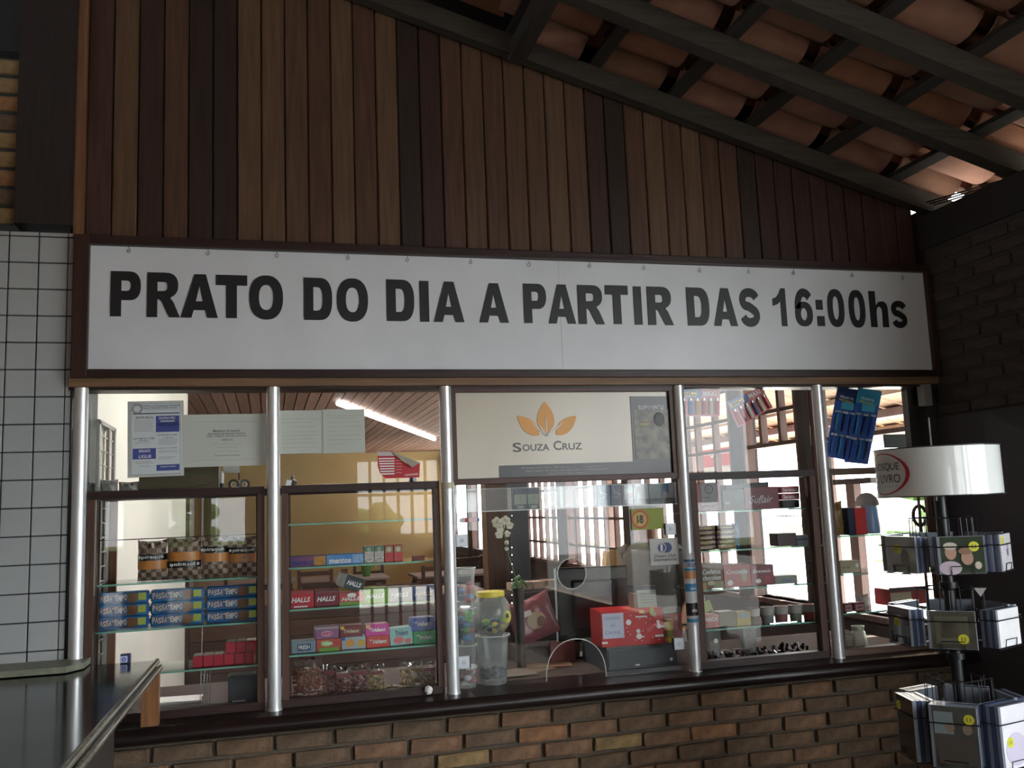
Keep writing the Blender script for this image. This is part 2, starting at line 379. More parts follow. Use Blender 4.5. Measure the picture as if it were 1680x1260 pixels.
wk = struct('wall_inner', 'inside of the right wall of the hall')
gaps = [(.10, 1.10), (1.24, 1.93), (2.07, 2.92), (3.05, 3.95), (4.12, 5.80), (6.08, 7.66), (9.38, 10.55), (10.85, 12.2)]
DKW2 = M('dark_dado_paint', (.05, .035, .035), .7)
MB().box(3.1, 3.22, .02, YB, 0, .95).build('dado', DKW2, wk)
MB().box(3.1, 3.22, .02, YB, 2.5, 2.64).build('head_beam', DKW2, wk)
PIER = M('pier_paint', (.032, .026, .028), .6)
ys = [.0]+[v for g in gaps for v in g]+[YB]
for i in range(0, len(ys), 2): MB().box(3.08, 3.2, ys[i], ys[i+1], .95, 2.5).build('pier', PIER, wk)

# ---- roof
rf = struct('ceiling', 'clay tile roof seen from below on its rafters and laths')
ang = math.atan(.294)
def rp(x, y, dz=0): return (x, y, roofz(x)+dz)
TL = .40
def ctile(conv, mat):
    """one barrel tile, 0.42 long down the slope (local x), arc across y"""
    b = bmesh.new(); L_ = .46 if conv else .335; n = 8; rows = []
    for i, u in enumerate((0, L_)):
        rr = .100-.012*(u/L_) if conv else .100-.006*(u/L_)
        inner = []; outer = []
        for k in range(n+1):
            t = PI*(.04+.92*k/n); s = 1 if conv else -1
            inner.append(b.verts.new((u, math.cos(t)*rr, s*math.sin(t)*rr*.75)))
            outer.append(b.verts.new((u, math.cos(t)*(rr+.011), s*math.sin(t)*(rr+.011)*.78+.002*s)))
        rows.append((inner, outer))
    for q in (0, 1):
        for k in range(n): b.faces.new((rows[0][q][k], rows[0][q][k+1], rows[1][q][k+1], rows[1][q][k]))
    for e in (0, 1):
        for k in range(n): b.faces.new((rows[e][0][k], rows[e][0][k+1], rows[e][1][k+1], rows[e][1][k]))
    for k in (0, n): b.faces.new((rows[0][0][k], rows[0][1][k], rows[1][1][k], rows[1][0][k]))
    bmesh.ops.recalc_face_normals(b, faces=b.faces); me = bpy.data.meshes.new('tile'); b.to_mesh(me); b.free(); me.materials.append(mat)
    me.polygons.foreach_set('use_smooth', [True]*len(me.polygons)); me.set_sharp_from_angle(angle=math.radians(35)); return me
can = [ctile(False, m) for m in CLAY]; cap = [ctile(True, m) for m in CLAY]
WT = .25
xs_l = []  # lath x positions
xl = 1.03
while xl < 6.0: xs_l.append(xl); xl += .372
roff = .075
for xi in xs_l:
    if xi > 3.9: continue
    for j in range(0, 15):
        y = -.03-WT*j
        if y < -3.2: break
        zt = roofz(xi)+.125
        put('tile', random.choice(can), rf, (xi+.0, y, zt-.01), (random.uniform(-.03, .03), ang-.012, random.uniform(-.02, .02)))
        if True: put('tile', random.choice(cap), rf, (xi-.06, y-WT/2, zt-.005), (random.uniform(-.03, .03), ang+.012, random.uniform(-.02, .02)))
# the rest of the roof, too far or out of the frame: one corrugated skin
def corr(name, xa, xb, ya, yb, zf, dz, mat, step=.05, **kw):
    b = MB(); n = int(abs(yb-ya)/step); prev = None
    for i in range(n+1):
        y = ya+(yb-ya)*i/n; dd = .035*math.sin(i*PI/2)
        cur = [b.b.verts.new((x, y, zf(x)+dz+dd)) for x in (xa, xb)]
        if prev: b.b.faces.new((prev[0], cur[0], cur[1], prev[1]))
        prev = cur
    return b.build(name, mat, smooth=True, **kw)
o = corr('tile_field', -1, 3.5, -3.2, -10.5, roofz, .19, CLAY[0], kind='stuff'); o.parent = rf
o = corr('tile_field', -1, 1.02, 0.2, -3.3, roofz, .19, CLAY[0], kind='stuff'); o.parent = rf
o = corr('tile_field', -4, -1, 0.2, -10.5, lambda x: roofz(-1)-.294*(-1-x), .19, CLAY[0], kind='stuff'); o.parent = rf
MB().prism([(-1.2, 4.5), (3.3, 3.26), (3.3, 3.18), (-1.2, 4.4)], .1, YB).build('roof_deck', RAFT, rf)
for k, y in enumerate([-.015, -.54, -.96, -1.45, -1.95, -2.45, -2.95]):
    x0, x1 = -1, 3.42 if k else 3.33
    w2 = .035 if k else .028; h = .085
    mb = MB().prism([(x0, roofz(x0)-.03-.045), (x1, roofz(x1)-.03-.045), (x1, roofz(x1)-.03+.045), (x0, roofz(x0)-.03+.045)], y-w2-.02, y+w2-.02)
    mb.build('rafter', RAFT, rf)
for xi in xs_l:
    mb = MB().box(-.028, .028, -3.3, .0, -.013, .013); mb.build('lath', RAFTY, rf, loc=(xi, 0, roofz(xi)+.03), rot=(0, ang, 0))
SKYB = M('roof_sky_blocker', (.02, .015, .013), .95)  # dark slabs added above the tiles to block sky light through the gaps
MB().prism([(-1, roofz(-1)+.27), (3.6, roofz(3.6)+.27), (3.6, roofz(3.6)+.25), (-1, roofz(-1)+.25)], -10.5, .2).build('sky_blocker', SKYB, rf)
MB().prism([(-1, roofz(-1)+.27), (-4, roofz(-1)+.27-.88), (-4, roofz(-1)+.25-.88), (-1, roofz(-1)+.25)], -10.5, .2).build('sky_blocker', SKYB, rf)
MB().box(3.04, 3.2, .0, .12, 2.0, 2.93).build('corner_filler', DARKW, wf)
# purlin end piece near the peak
MB().box(-.036, .036, -3.4, -.03, -.035, .035).build('purlin', RAFTY, rf, loc=(1.045, 0, roofz(1.045)-.055))
for k in range(3):
    MB().tube([rp(3.02+.02*k, -.1, -.06), rp(3.06+.015*k, -.6, -.10), rp(3.03+.03*k, -1.2, -.07), rp(3.05, -1.8, -.06)], .004, 5).build('cable', BLK, rf)
# veranda outside the right wall: rafters and bright gaps between its roof boards
vr = struct('ceiling', 'tan board and tile roof of the veranda outside the right wall')
VB = wood('veranda_board', (.33, .225, .15), .7, .2, 'x')
for j in range(46):
    y = .1+j*.27
    MB().prism([(3.25, roofz(3.25)-.02), (6.05, roofz(6.05)-.02), (6.05, roofz(6.05)+.02), (3.25, roofz(3.25)+.02)], y, y+.235).build('board', VB, vr)
for k in range(4):
    x = 3.4+k*.75; MB().box(x-.03, x+.03, 0, 12.6, roofz(x)-.08, roofz(x)-.03).build('lath', VB, vr)

# ================================================================== HATCH: posts, frames, panes
PX = [-.6575, .0217, .6942, 1.7208, 2.4043]
pn = ['leftmost round aluminium post, beside the white tiles', 'second aluminium post from the left, between the two snack cabinets',
      'third aluminium post from the left, left of the cash window', 'aluminium post with card stickers, right of the cash window', 'rightmost aluminium post, nearest the disc rack']
for i, x in enumerate(PX):
    t = thing('aluminium_post', pn[i], 'post', (x, -.012, .8845), group='aluminium posts of the hatch')
    mb = MB().cyl((0, 0, 0), (0, 0, 1.201), .0245, n=28); mb.build('post', ALU, t, smooth=True)
    MB().cyl((0, 0, 0), (0, 0, .006), .028, n=28).build('foot_ring', ALU, t, smooth=True)
    if i == 2:
        MB().cyl((0, 0, .79), (0, 0, .815), .027, n=28).build('collar', M('yellowed_tape', (.55, .52, .38), .5), t, smooth=True)
def frame(name, label, x0, x1, z0, z1, s=.024, y0=.004, y1=.05, mats=(DARKW, DARKWZ), rail=None, pane=True, n=1):
    t = struct('window_%d' % n, label); rl = rail or s
    MB().box(x0, x1, y0, y1, z1-rl, z1, bev=.002).build('top_rail', mats[0], t)
    MB().box(x0, x1, y0, y1, z0, z0+rl, bev=.002).build('bottom_rail', mats[0], t)
    MB().box(x0, x0+s, y0+.001, y1-.001, z0+rl, z1-rl).build('stile', mats[1], t)
    MB().box(x1-s, x1, y0+.001, y1-.001, z0+rl, z1-rl).build('stile', mats[1], t)
    if pane: MB().box(x0+s, x1-s, .024, .028, z0+rl, z1-rl).build('pane', GLASS, t)
    return t
frw = wood('frame_brown_wood', (.085, .042, .028), .45, .3, 'z'); frx = wood('frame_brown_rail', (.07, .033, .024), .45, .3, 'x')
frl = wood('frame_light_rail', (.15, .095, .07), .5, .3, 'x')
bz = .885
w1 = frame('w', 'lower left sliding sash with snack bags behind it', -.632, -.012, bz, 1.708, .026, mats=(DARKW, frw), rail=.03, n=9)
w2 = frame('w', 'lower sash with sweets boxes behind it', .052, .664, bz, 1.708, .024, mats=(DARKW, frw), rail=.03, n=10)
w4 = frame('w', 'lower sash right of the cash window, chocolate boxes behind it', 1.758, 2.372, bz, 1.708, .03, mats=(DARKW, frw), rail=.032, n=11)
w5 = frame('w', 'rightmost lower sash behind the disc rack', 2.432, 2.992, bz, 1.708, .024, mats=(frl, frw), rail=.03, n=12)
for n, (a_, b_, lb) in enumerate([(-.632, -.004, 'upper left glass pane with papers on it'), (.044, .67, 'upper glass pane with red price list'), (1.742, 2.38, 'upper glass pane with two lighter cards'), (2.428, 2.992, 'rightmost upper glass pane with blue razor cards')]):
    t = struct('window_%d' % (13+n), lb); MB().box(a_, b_, .026, .030, 1.708, 2.08).build('pane', GLASS, t)
# cash window pane with speaking hole and pass-through arch
t = struct('window_17', 'cash window of one clear sheet with a round speaking hole and an arched opening')
def cash_pane():
    c = bpy.data.curves.new('pane', 'CURVE'); c.dimensions = '2D'; c.fill_mode = 'BOTH'; c.extrude = .002
    X0, X1, Z0, Z1 = .719, 1.697, .889, 1.688
    ac = at(946, 1110, y=.03); aw = (at(995, 1108, y=.03).x-at(897, 1112, y=.03).x)/2; ah = az(946, 1048, .03)-.889
    out = [(X0, Z0)]+[(ac.x-aw*math.cos(PI*k/24), Z0+ah*math.sin(PI*k/24)**.8) for k in range(25)]+[(X1, Z0), (X1, Z1), (X0, Z1)]
    hc = at(938, 941, y=.03); hr = .062
    hole = [(hc.x+hr*math.cos(2*PI*k/32), hc.z+hr*math.sin(2*PI*k/32)) for k in range(32)]
    for pts in (out, hole):
        s = c.splines.new('POLY'); s.points.add(len(pts)-1); s.use_cyclic_u = True
        for p, q in zip(s.points, pts): p.co = (q[0], q[1], 0, 1)
    o = bpy.data.objects.new('pane', c); COL.objects.link(o); me = bpy.data.meshes.new_from_object(o); bpy.data.objects.remove(o)
    for v in me.vertices: v.co = Vector((v.co.x, .03+v.co.z, v.co.y))
    me.materials.clear(); me.materials.append(GLASS); me.name = 'pane'; put('pane', me, t)
    EDG = M('ground_glass_edge', (.62, .64, .6), .3)
    MB().tube([(p[0], .03, p[1]) for p in out[1:26]], .0022, 5).build('cut_edge', EDG, t)
    MB().tube([(p[0], .03, p[1]) for p in hole+hole[:1]], .0022, 5).build('cut_edge', EDG, t)
cash_pane()
# glass clips
for i, (px, py, s) in enumerate([(759, 887, -1), (762, 1088, -1), (1103, 868, 1), (1117, 1057, 1)]):
    p = at(px, py, y=.0)
    th = thing('glass_clip', ('square grey glass clip high on the left edge of the cash window', 'square grey glass clip low on the left edge of the cash window', 'square pale glass clip above the card sticker at the cash window', 'square pale glass clip low on the right edge of the cash window')[i], 'clip', (p.x, .012, p.z), group='glass clips of the cash window')
    MB().box(-.024, .024, 0, .014, -.024, .024, bev=.003).build('plate', M('pale_zinc', (.50, .54, .57), .4, .3), th)
    MB().cyl((0, -.003, 0), (0, .002, 0), .008, n=16).build('screw', M('screw_zinc', (.33, .36, .4), .4, .5), th)
    MB().box(.024*-s if s > 0 else .024, (.024*-s-.004) if s > 0 else .028, -.002, .012, -.024, .024).build('rubber_edge', BLK, th)
# framed cream poster above the cash window
fx0, fx1, fz0, fz1 = .712, 1.700, 1.688, 2.082
t = thing('framed_poster', 'cream poster in a red-brown wooden frame with orange leaf emblem above the cash window', 'poster', (fx0, 0, fz0))
W_, H_ = fx1-fx0, fz1-fz0
pw = wood('poster_frame_wood', (.075, .034, .026), .4, .3, 'x')
MB().box(0, W_, -.012, .045, H_-.02, H_, bev=.003).build('top_rail', pw, t); MB().box(0, W_, -.012, .045, 0, .024, bev=.003).build('bottom_rail', pw, t)
MB().box(0, .026, -.011, .044, .024, H_-.02).build('stile', frw, t); MB().box(W_-.022, W_, -.011, .044, .024, H_-.02).build('stile', frw, t)
MB().box(.026, W_-.022, .006, .02, .024, H_-.02).build('sheet', CREAM, t)
def PL(px, py): p = at(px, py, y=.0); return (p.x-fx0, p.z-fz0)
MB().prism([PL(1034, 650), (W_-.022, PL(1100, 650)[1]), (W_-.022, .024), (PL(820, 780)[0], .024), (PL(820, 780)[0], PL(820, 764)[1]), (PL(1040, 757)[0], PL(1040, 757)[1])], .003, .0062).build('warning_strip', DGREY, t)
a0 = PL(1038, 673); a1 = PL(1103, 752)
ph = MB().box(a0[0]+.004, W_-.024, .0015, .004, a1[1], a0[1]).build('warning_picture', M('faded_photo_print', (.20, .19, .14), .35, var=.6, vs=22, c2=(.05, .05, .045)), t)
MB().sphere((a0[0]+.05, .0015, a0[1]-.06), .02, (1.2, .1, .5)).build('print_patch', M('pale_photo_patch', (.42, .38, .24), .4), t)
MB().sphere((a0[0]+.12, .0015, a0[1]-.04), .028, (.9, .06, 1.1)).build('print_patch', M('dark_photo_patch', (.04, .04, .04), .4), t)
text('SOFRIMENTO', PL(1048, 672)[0], PL(1048, 672)[1], .002, PL(1089, 672)[0]-PL(1048, 672)[0], .017, WHITEP, t, bold=.02)
b0 = PL(860, 777)
for i, s_ in enumerate(['Este produto contem mais de 4.700 substancias toxicas, e nicotina que causa dependencia', 'fisica ou psiquica. Nao existem niveis seguros para consumo destas substancias.', 'Venda proibida a menores de 18 anos.']):
    wd = (.40, .36, .17)[i]; text(s_, PL(932, 775)[0]-wd/2, PL(932, 767.2+i*5.2)[1], .002, wd, .0068, M('pale_small_print', (.5, .5, .48), .5), t)
text('S', PL(842, 741)[0], PL(842, 741)[1]-.002, .0045, PL(856, 741)[0]-PL(842, 741)[0], .0385, DGREY, t)
text('OUZA', PL(858, 740)[0], PL(860, 740)[1], .0045, PL(902, 738)[0]-PL(858, 738)[0], .028, DGREY, t)
text('C', PL(909, 738)[0], PL(910, 738)[1]-.001, .0045, PL(922, 738)[0]-PL(909, 738)[0], .0385, DGREY, t)
text('RUZ', PL(924, 738)[0]-.001, PL(924, 738)[1], .0045, PL(956, 736)[0]-PL(924, 736)[0], .028, DGREY, t)
def leaf(base, tip, w_):
    base = Vector(base); tip = Vector(tip); d = tip-base; n = Vector((-d.y, d.x)).normalized(); L_ = []; Rr = []
    for k in range(13):
        u = k/12; hw = w_*math.sin(PI*u**.9)**.8*(1-.15*u); c = base+d*u
        L_.append(c+n*hw); Rr.append(c-n*hw)
    return [tuple(p) for p in L_+Rr[::-1][1:-1]]
lb = PL(897, 712)
for tip, w_, bx in [(PL(894, 659), .040, PL(897, 712)), (PL(849, 682), .030, PL(885, 714)), (PL(946, 682), .030, PL(913, 713))]:
    MB().prism(leaf(bx, tip, w_), .003, .006).build('emblem_leaf', ORANGE, t)
for tip in [(895, 680), (870, 692), (925, 692), (882, 694), (912, 694)]:
    MB().prism(leaf(PL(898, 716), PL(*tip), .0035), .0015, .004).build('emblem_vein', CREAM, t)

# ---- the big sign
sx0, sx1, sz0, sz1 = -.636, 3.026, 2.152, 2.623
t = thing('long_sign', 'long white sign lettered in black in a dark wooden frame above the hatch', 'sign', ((sx0+sx1)/2, 0, sz0))
ox = (sx0+sx1)/2
MB().box(-.688-ox, 3.05-ox, -.045, .01, sz1-sz0, sz1-sz0+.036, bev=.004).build('frame_rail', DARKW, t)
MB().box(-.688-ox, 3.05-ox, -.045, .01, -.032, 0, bev=.004).build('frame_rail', DARKW, t)
MB().box(-.690-ox, sx0-ox, -.046, .01, -.032, sz1-sz0+.036, bev=.004).build('frame_stile', DARKWZ, t)
MB().box(sx1-ox, 3.05-ox, -.046, .01, -.032, sz1-sz0+.036, bev=.004).build('frame_stile', DARKWZ, t)
MB().box(sx0-ox, at(920, 520, y=-.02).x-ox-.0012, -.02, .005, 0, sz1-sz0).build('panel', PANEL, t)
MB().box(at(920, 520, y=-.02).x-ox, sx1-ox, -.02, .005, 0, sz1-sz0).build('panel', PANEL, t)
L1 = [('P', 40, 230, 57, 333), ('R', 265, 470, 65, 338), ('A', 475, 700, 75, 341), ('T', 688, 880, 80, 343), ('O', 892, 1100, 82, 352), ('D', 1226, 1402, 97, 355), ('O', 1427, 1622, 100, 365)]
L2 = [('D', 47, 207, 65, 298), ('I', 233, 290, 72, 301), ('A', 310, 487, 76, 303), ('A', 565, 737, 85, 306), ('P', 815, 952, 88, 309), ('A', 952, 1115, 92, 312), ('R', 1120, 1277, 96, 315), ('T', 1275, 1415, 97, 314), ('I', 1434, 1490, 103, 318), ('R', 1510, 1665, 105, 320)]
L3 = [('D', 100, 262, 88, 337), ('A', 272, 443, 92, 339), ('S', 447, 592, 92, 345), ('1', 664, 768, 92, 340), ('6', 806, 940, 94, 342), ('I', 952, 1000, 168, 232), ('I', 963, 1015, 275, 340), ('0', 1020, 1150, 98, 346), ('0', 1160, 1288, 104, 350), ('h', 1297, 1435, 112, 347), ('s', 1443, 1558, 175, 353)]
def arc(cx, cz, rx, rz, a0, a1, n=10, e=1.0):
    f = lambda v: math.copysign(abs(v)**e, v)
    return [(cx+rx*f(math.cos(math.radians(a0+(a1-a0)*k/n))), cz+rz*f(math.sin(math.radians(a0+(a1-a0)*k/n)))) for k in range(n+1)]
def stroke(pts, w_, wz=None):
    """outline of a thick stroke along a polyline in unit box; w_ horizontal and wz vertical half-thickness"""
    wz = wz or w_; a = []; b = []
    for i, p in enumerate(pts):
        q0 = pts[max(i-1, 0)]; q1 = pts[min(i+1, len(pts)-1)]; dx, dz = q1[0]-q0[0], q1[1]-q0[1]; l = math.hypot(dx, dz) or 1
        nx, nz = -dz/l*w_, dx/l*wz; a.append((p[0]+nx, p[1]+nz)); b.append((p[0]-nx, p[1]-nz))
    return a+b[::-1]
G = {}
G['I'] = [[(0, 0), (1, 0), (1, 1), (0, 1)]]
G['T'] = [[(0, 1), (0, .76), (.33, .76), (.33, 0), (.67, 0), (.67, .76), (1, .76), (1, 1)]]
G['A'] = [[(0, 0), (.36, 1), (.67, 1), (1, 0), (.71, 0), (.645, .175), (.345, .175), (.285, 0)], [(.40, .375), (.60, .375), (.50, .74)]]
G['O'] = [arc(.5, .5, .5, .5, 0, 360, 40, .86)[:-1], arc(.5, .5, .215, .285, 0, 360, 32, .86)[:-1]]
G['0'] = [arc(.5, .5, .5, .5, 0, 360, 40, .82)[:-1], arc(.5, .5, .185, .31, 0, 360, 32, .86)[:-1]]
G['D'] = [[(0, 0), (.52, 0)]+arc(.55, .5, .45, .5, -80, 80, 16, .8)+[(.52, 1), (0, 1)], [(.33, .22), (.46, .22)]+arc(.47, .5, .19, .28, -80, 80, 12, .8)+[(.46, .78), (.33, .78)]]
pb = [(.0, 0), (.355, 0), (.355, .36), (.6, .36)]+arc(.62, .68, .38, .32, -80, 80, 14, .85)+[(.6, 1), (0, 1)]
G['P'] = [pb, [(.355, .565), (.52, .565)]+arc(.53, .68, .14, .115, -80, 80, 8, .8)+[(.52, .795), (.355, .795)]]
G['R'] = [[(0, 0), (.31, 0), (.31, .40), (.36, .40), (.43, .36), (.67, 0), (1, 0), (.80, .34), (.70, .435)]+arc(.56, .72, .38, .28, -60, 80, 14, .85)+[(.54, 1), (0, 1)],
          [(.31, .585), (.48, .585)]+arc(.49, .69, .13, .10, -80, 80, 8, .8)+[(.48, .79), (.31, .79)]]
G['1'] = [[(.62, 0), (1, 0), (.86, 1), (.54, 1)][:0]+[(.60, 0), (1, 0), (1, 1), (.68, 1), (.50, .86), (.28, .765), (0, .72), (0, .53), (.35, .575), (.60, .66)]]
G[':'] = [[(0, 0), (1, 0), (1, .38), (0, .38)], [(0, .62), (1, .62), (1, 1), (0, 1)]]
G['h'] = [[(0, 0), (.35, 0), (.35, .44)]+arc(.53, .44, .16, .13, 180, 0, 8)+[(.66, 0), (1, 0), (1, .47)]+arc(.70, .50, .30, .22, 0, 90, 8, .9)+[(.50, .70), (.35, .60), (.35, 1), (0, 1)]]
def sglyph():
    c = arc(.52, .715, .345, .175, 12, 90, 6)+arc(.46, .70, .30, .19, 90, 235, 10)+[(.45, .525), (.60, .475)]+arc(.52, .285, .33, .18, 50, -90, 12)[1:]+arc(.49, .29, .33, .185, -90, -168, 7)[1:]
    return [stroke(c, .15, .115)]
G['S'] = sglyph(); G['s'] = sglyph()
sx_c = arc(.52, .68, .33, .21, 18, 180, 14)+[(.17, .45), (.17, .33)]
G['6'] = [arc(.5, .325, .5, .325, 0, 360, 32, .86)[:-1], arc(.5, .32, .185, .165, 0, 360, 20)[:-1]]
G['6b'] = [stroke(arc(.53, .70, .345, .19, 20, 90, 6)+arc(.50, .50, .33, .39, 90, 185, 10), .165, .11)]
def glyph(ch):
    ms = []
    for key in ([ch, '6b'] if ch == '6' else [ch]):
        c = bpy.data.curves.new('g', 'CURVE'); c.dimensions = '2D'; c.fill_mode = 'BOTH'; c.extrude = .5
        for pts in G[key]:
            s = c.splines.new('POLY'); s.points.add(len(pts)-1); s.use_cyclic_u = True
            for p, q in zip(s.points, pts): p.co = (q[0], q[1], 0, 1)
        o = bpy.data.objects.new('g', c); COL.objects.link(o); ms.append(bpy.data.meshes.new_from_object(o)); bpy.data.objects.remove(o)
    b = bmesh.new()
    for m_ in ms: b.from_mesh(m_)
    xs = [v.co.x for v in b.verts]; zs = [v.co.y for v in b.verts]
    x0, x1, z0, z1 = min(xs), max(xs), min(zs), max(zs)
    for v in b.verts: v.co = Vector(((v.co.x-x0)/(x1-x0), v.co.z, (v.co.y-z0)/(z1-z0)))
    me = bpy.data.meshes.new('letter'); b.to_mesh(me); b.free(); me.materials.clear(); me.materials.append(LETT); return me
gm = {}
for LL, (x0_, y0_, sc) in ((L1, (170, 430, 1680/450)), (L2, (620, 440, 1680/490)), (L3, (1100, 450, 4.0))):
    for ch, a_, b_, c_, d_ in LL:
        pxl, pxr, pyt, pyb = x0_+a_/sc, x0_+b_/sc, y0_+c_/sc, y0_+d_/sc
        lean = (pxl+pxr)/2 > 322
        PL_ = at(pxl, pyt if lean else pyb, y=-.022); PR = at(pxr, pyb if lean else pyt, y=-.022)
        zt = at((pxl+pxr)/2, pyt, y=-.022).z; zb = at((pxl+pxr)/2, pyb, y=-.022).z
        if ch not in gm: gm[ch] = glyph(ch)
        put('letter', gm[ch], t, (PL_.x-ox, -.0225, zb-sz0), scale=(PR.x-PL_.x, .003, zt-zb))
hm = MB().tube([(.006*math.cos(q), 0, -.012+.006*math.sin(q)) for q in [PI/2+k*2*PI/10 for k in range(10)]]+[(0, 0, .004)], .0013, 5).mesh('hook', M('hook_steel', (.12, .12, .12), .4, .6))
for px, py in [(211, 409), (341, 413), (454, 417), (571, 421), (668, 424), (772, 428), (868, 432), (967, 434), (1056, 438), (1148, 442), (1228, 444), (1302, 446), (1398, 450), (1481, 454)]:
    p = at(px, py, y=-.03); put('hook', hm, t, (p.x-ox, -.028, p.z-sz0+.006))

# ---- stone ledge and black counter at the left
t = thing('stone_ledge', 'narrow pale green stone ledge running along the foot of the white tiles', 'ledge', (-1.6, -.09, 1.112))
a = [(-1.5, -.10), (.945, -.10), (.99, -.03), (.99, .094), (-1.5, .094)]
mb = MB(); lo = [mb.b.verts.new((x, y, -.010)) for x, y in a]; hi = [mb.b.verts.new((x, y, .010)) for x, y in a]
mb.b.faces.new(lo[::-1]); mb.b.faces.new(hi)
for i in range(5): mb.b.faces.new((lo[i], lo[(i+1) % 5], hi[(i+1) % 5], hi[i]))
mb.build('slab', STONE, t)
t = thing('black_counter', 'polished black stone counter jutting towards the viewer at the left', 'counter', (-1.6, -1.4, 0))
x1 = 1.6-.385
mb = MB(); pts = [(-1.58, -2.0), (x1-.055, -2.0), (x1, 1.37), (-1.58, 1.37)]
lo = [mb.b.verts.new((x, y, 1.065)) for x, y in pts]; hi = [mb.b.verts.new((x, y, 1.098)) for x, y in pts]
mb.b.faces.new(lo[::-1]); mb.b.faces.new(hi)
for i in range(4): mb.b.faces.new((lo[i], lo[(i+1) % 4], hi[(i+1) % 4], hi[i]))
mb.build('countertop', BLACKG, t)
EDGE = M('worn_stone_edge', (.13, .12, .09), .22, var=.2, vs=40)
MB().cyl((x1-.055, -2.0, 1.094), (x1, 1.375, 1.094), .0105, n=10).build('edge_bead', EDGE, t, smooth=True)
MB().cyl((x1-.045, -2.0, 1.072), (x1+.01, 1.375, 1.072), .0105, n=10).build('edge_bead', EDGE, t, smooth=True)
p1 = at(232, 1186, y=-.09); p2 = at(261, 1186, y=-.09)
MB().box(p1.x+1.6, p2.x+1.6, 1.29, 1.33, .888, 1.065).build('bracket', wood('bracket_orange_wood', (.26, .115, .045), .5), t)
MB().box(-1.58, x1-.12, -1.9, 1.25, 0, 1.065).build('counter_body', M('dark_counter_body', (.05, .04, .033), .6), t)
p = at(205, 1088, z=1.1)
t = thing('small_packet', 'tiny white and blue packet standing on the black counter', 'packet', (p.x, p.y, 1.0985))
MB().box(-.016, .018, 0, .02, 0, .032, bev=.002).build('packet_box', M('navy_card', (.03, .04, .12), .4), t)
MB().box(-.016, .008, -.002, .001, .004, .026).build('label', M('lilac_label', (.55, .6, .85), .4), t)
MB().lathe([(.0035, 0), (.007, 0), (.007, .001), (.0035, .001)], (0, 0, 0), 14).build('ring_mark', BLUEP, t, loc=(-.004, -.002, .015), rot=(PI/2, 0, 0))

# ================================================================== CABINETS BEHIND THE GLASS
ICW = wood('inner_counter_wood', (.05, .032, .026), .75, .3, 'x')
t = thing('inner_counter', 'brown wooden counter running behind the glass of the hatch', 'counter', (1.15, .4, 0))
MB().box(-1.77, 1.78, -.255, .30, .855, .8835).build('countertop', ICW, t)
MB().box(-1.77, 1.78, .16, .24, 0, .855).build('counter_front', DARKW, t)
def cabinet(label, x0, x1, zs, side=True, rods=(), depth=.26):
    t = thing('display_cabinet', label, 'cabinet', ((x0+x1)/2, .2, .8845)); W2 = (x1-x0)/2
    for z in zs:
        MB().box(-W2, W2, -.135, -.135+depth, z-.0065-.8845, z-.8845).build('glass_shelf', SHELFG, t)
        MB().box(-W2, W2, -.138, -.135, z-.0065-.8845, z-.8845).build('shelf_edge', SHELFE, t)
    for s in (-1, 1):
        if side: MB().box(s*W2-(.008 if s > 0 else -.0), s*W2+(.0 if s > 0 else .008), -.132, -.12, 0, .79).build('shelf_support', frw, t)
    for z in rods:
        MB().cyl((-W2, -.13, z-.8845), (W2, -.13, z-.8845), .0018, n=6).build('shelf_rod', BLK, t)
    return t
SH1 = [1.368, 1.2, 1.042]; SH2 = [1.56, 1.393, 1.235, 1.065]; SH4 = [1.538, 1.37, 1.204, 1.037]; SH5 = [1.403, 1.232, 1.06]
cabinet('glass shelves with snack bags and wafer packs behind the lower left sash', -.605, -.035, SH1, rods=[1.528])
cabinet('glass shelves with mint and gum boxes behind the second sash', .078, .66, SH2)
cabinet('glass shelves with chocolate boxes behind the fourth sash', 1.80, 2.42, SH4)
cabinet('glass shelves behind the rightmost sash', 2.47, 2.96, SH5)
# brown wooden side post just inside the first cabinet
t = thing('side_board', 'upright brown board at the left inside the first cabinet', 'board', (-.609, .335, .8845)); MB().box(-.02, .03, 0, .02, 0, .80).build('board', wood('side_board_wood', (.22, .10, .055), .5), t)

def pk(name, label, cat, x0, x1, z0, h, mat, d=.055, y=.1, rot=0, tilt=0, group=None, bev=.0015):
    t = thing(name, label, cat, ((x0+x1)/2, y+d/2, z0+.0005), (0, math.radians(tilt), math.radians(rot)), group)
    w2 = (x1-x0)/2; MB().box(-w2, w2, -d/2, d/2, 0, h, bev=bev, seg=1).build('carton', mat, t); t['_w'] = w2; t['_d'] = d; t['_h'] = h; return t
def pr(t, s, u0, u1, v0, v1, mat, bold=.015, shear=0, y=-.0008, name='lettering'):
    w2, d, h = t['_w'], t['_d'], t['_h']; return text(s, -w2+2*w2*u0, h*v0, -d/2+y, 2*w2*(u1-u0), h*(v1-v0), mat, t, name, bold, shear)
def blk(t, u0, u1, v0, v1, mat, name='printed_panel', y=.0006):
    w2, d, h = t['_w'], t['_d'], t['_h']; return MB().box(-w2+2*w2*u0, -w2+2*w2*u1, -d/2-y, -d/2+.0004, h*v0, h*v1).build(name, mat, t)
def oval(t, u, v, ru, rv, mat, name='printed_spot', y=.0007):
    w2, d, h = t['_w'], t['_d'], t['_h']; cx, cz = -w2+2*w2*u, h*v
    return MB().prism([(cx+ru*math.cos(q*PI/8), cz+rv*math.sin(q*PI/8)) for q in range(16)], -d/2-y, -d/2+.0004).build(name, mat, t)
CM = lambda n, c=None, r=.35, **k: M('card_'+n, c or (.3, .3, .3), r, **k)

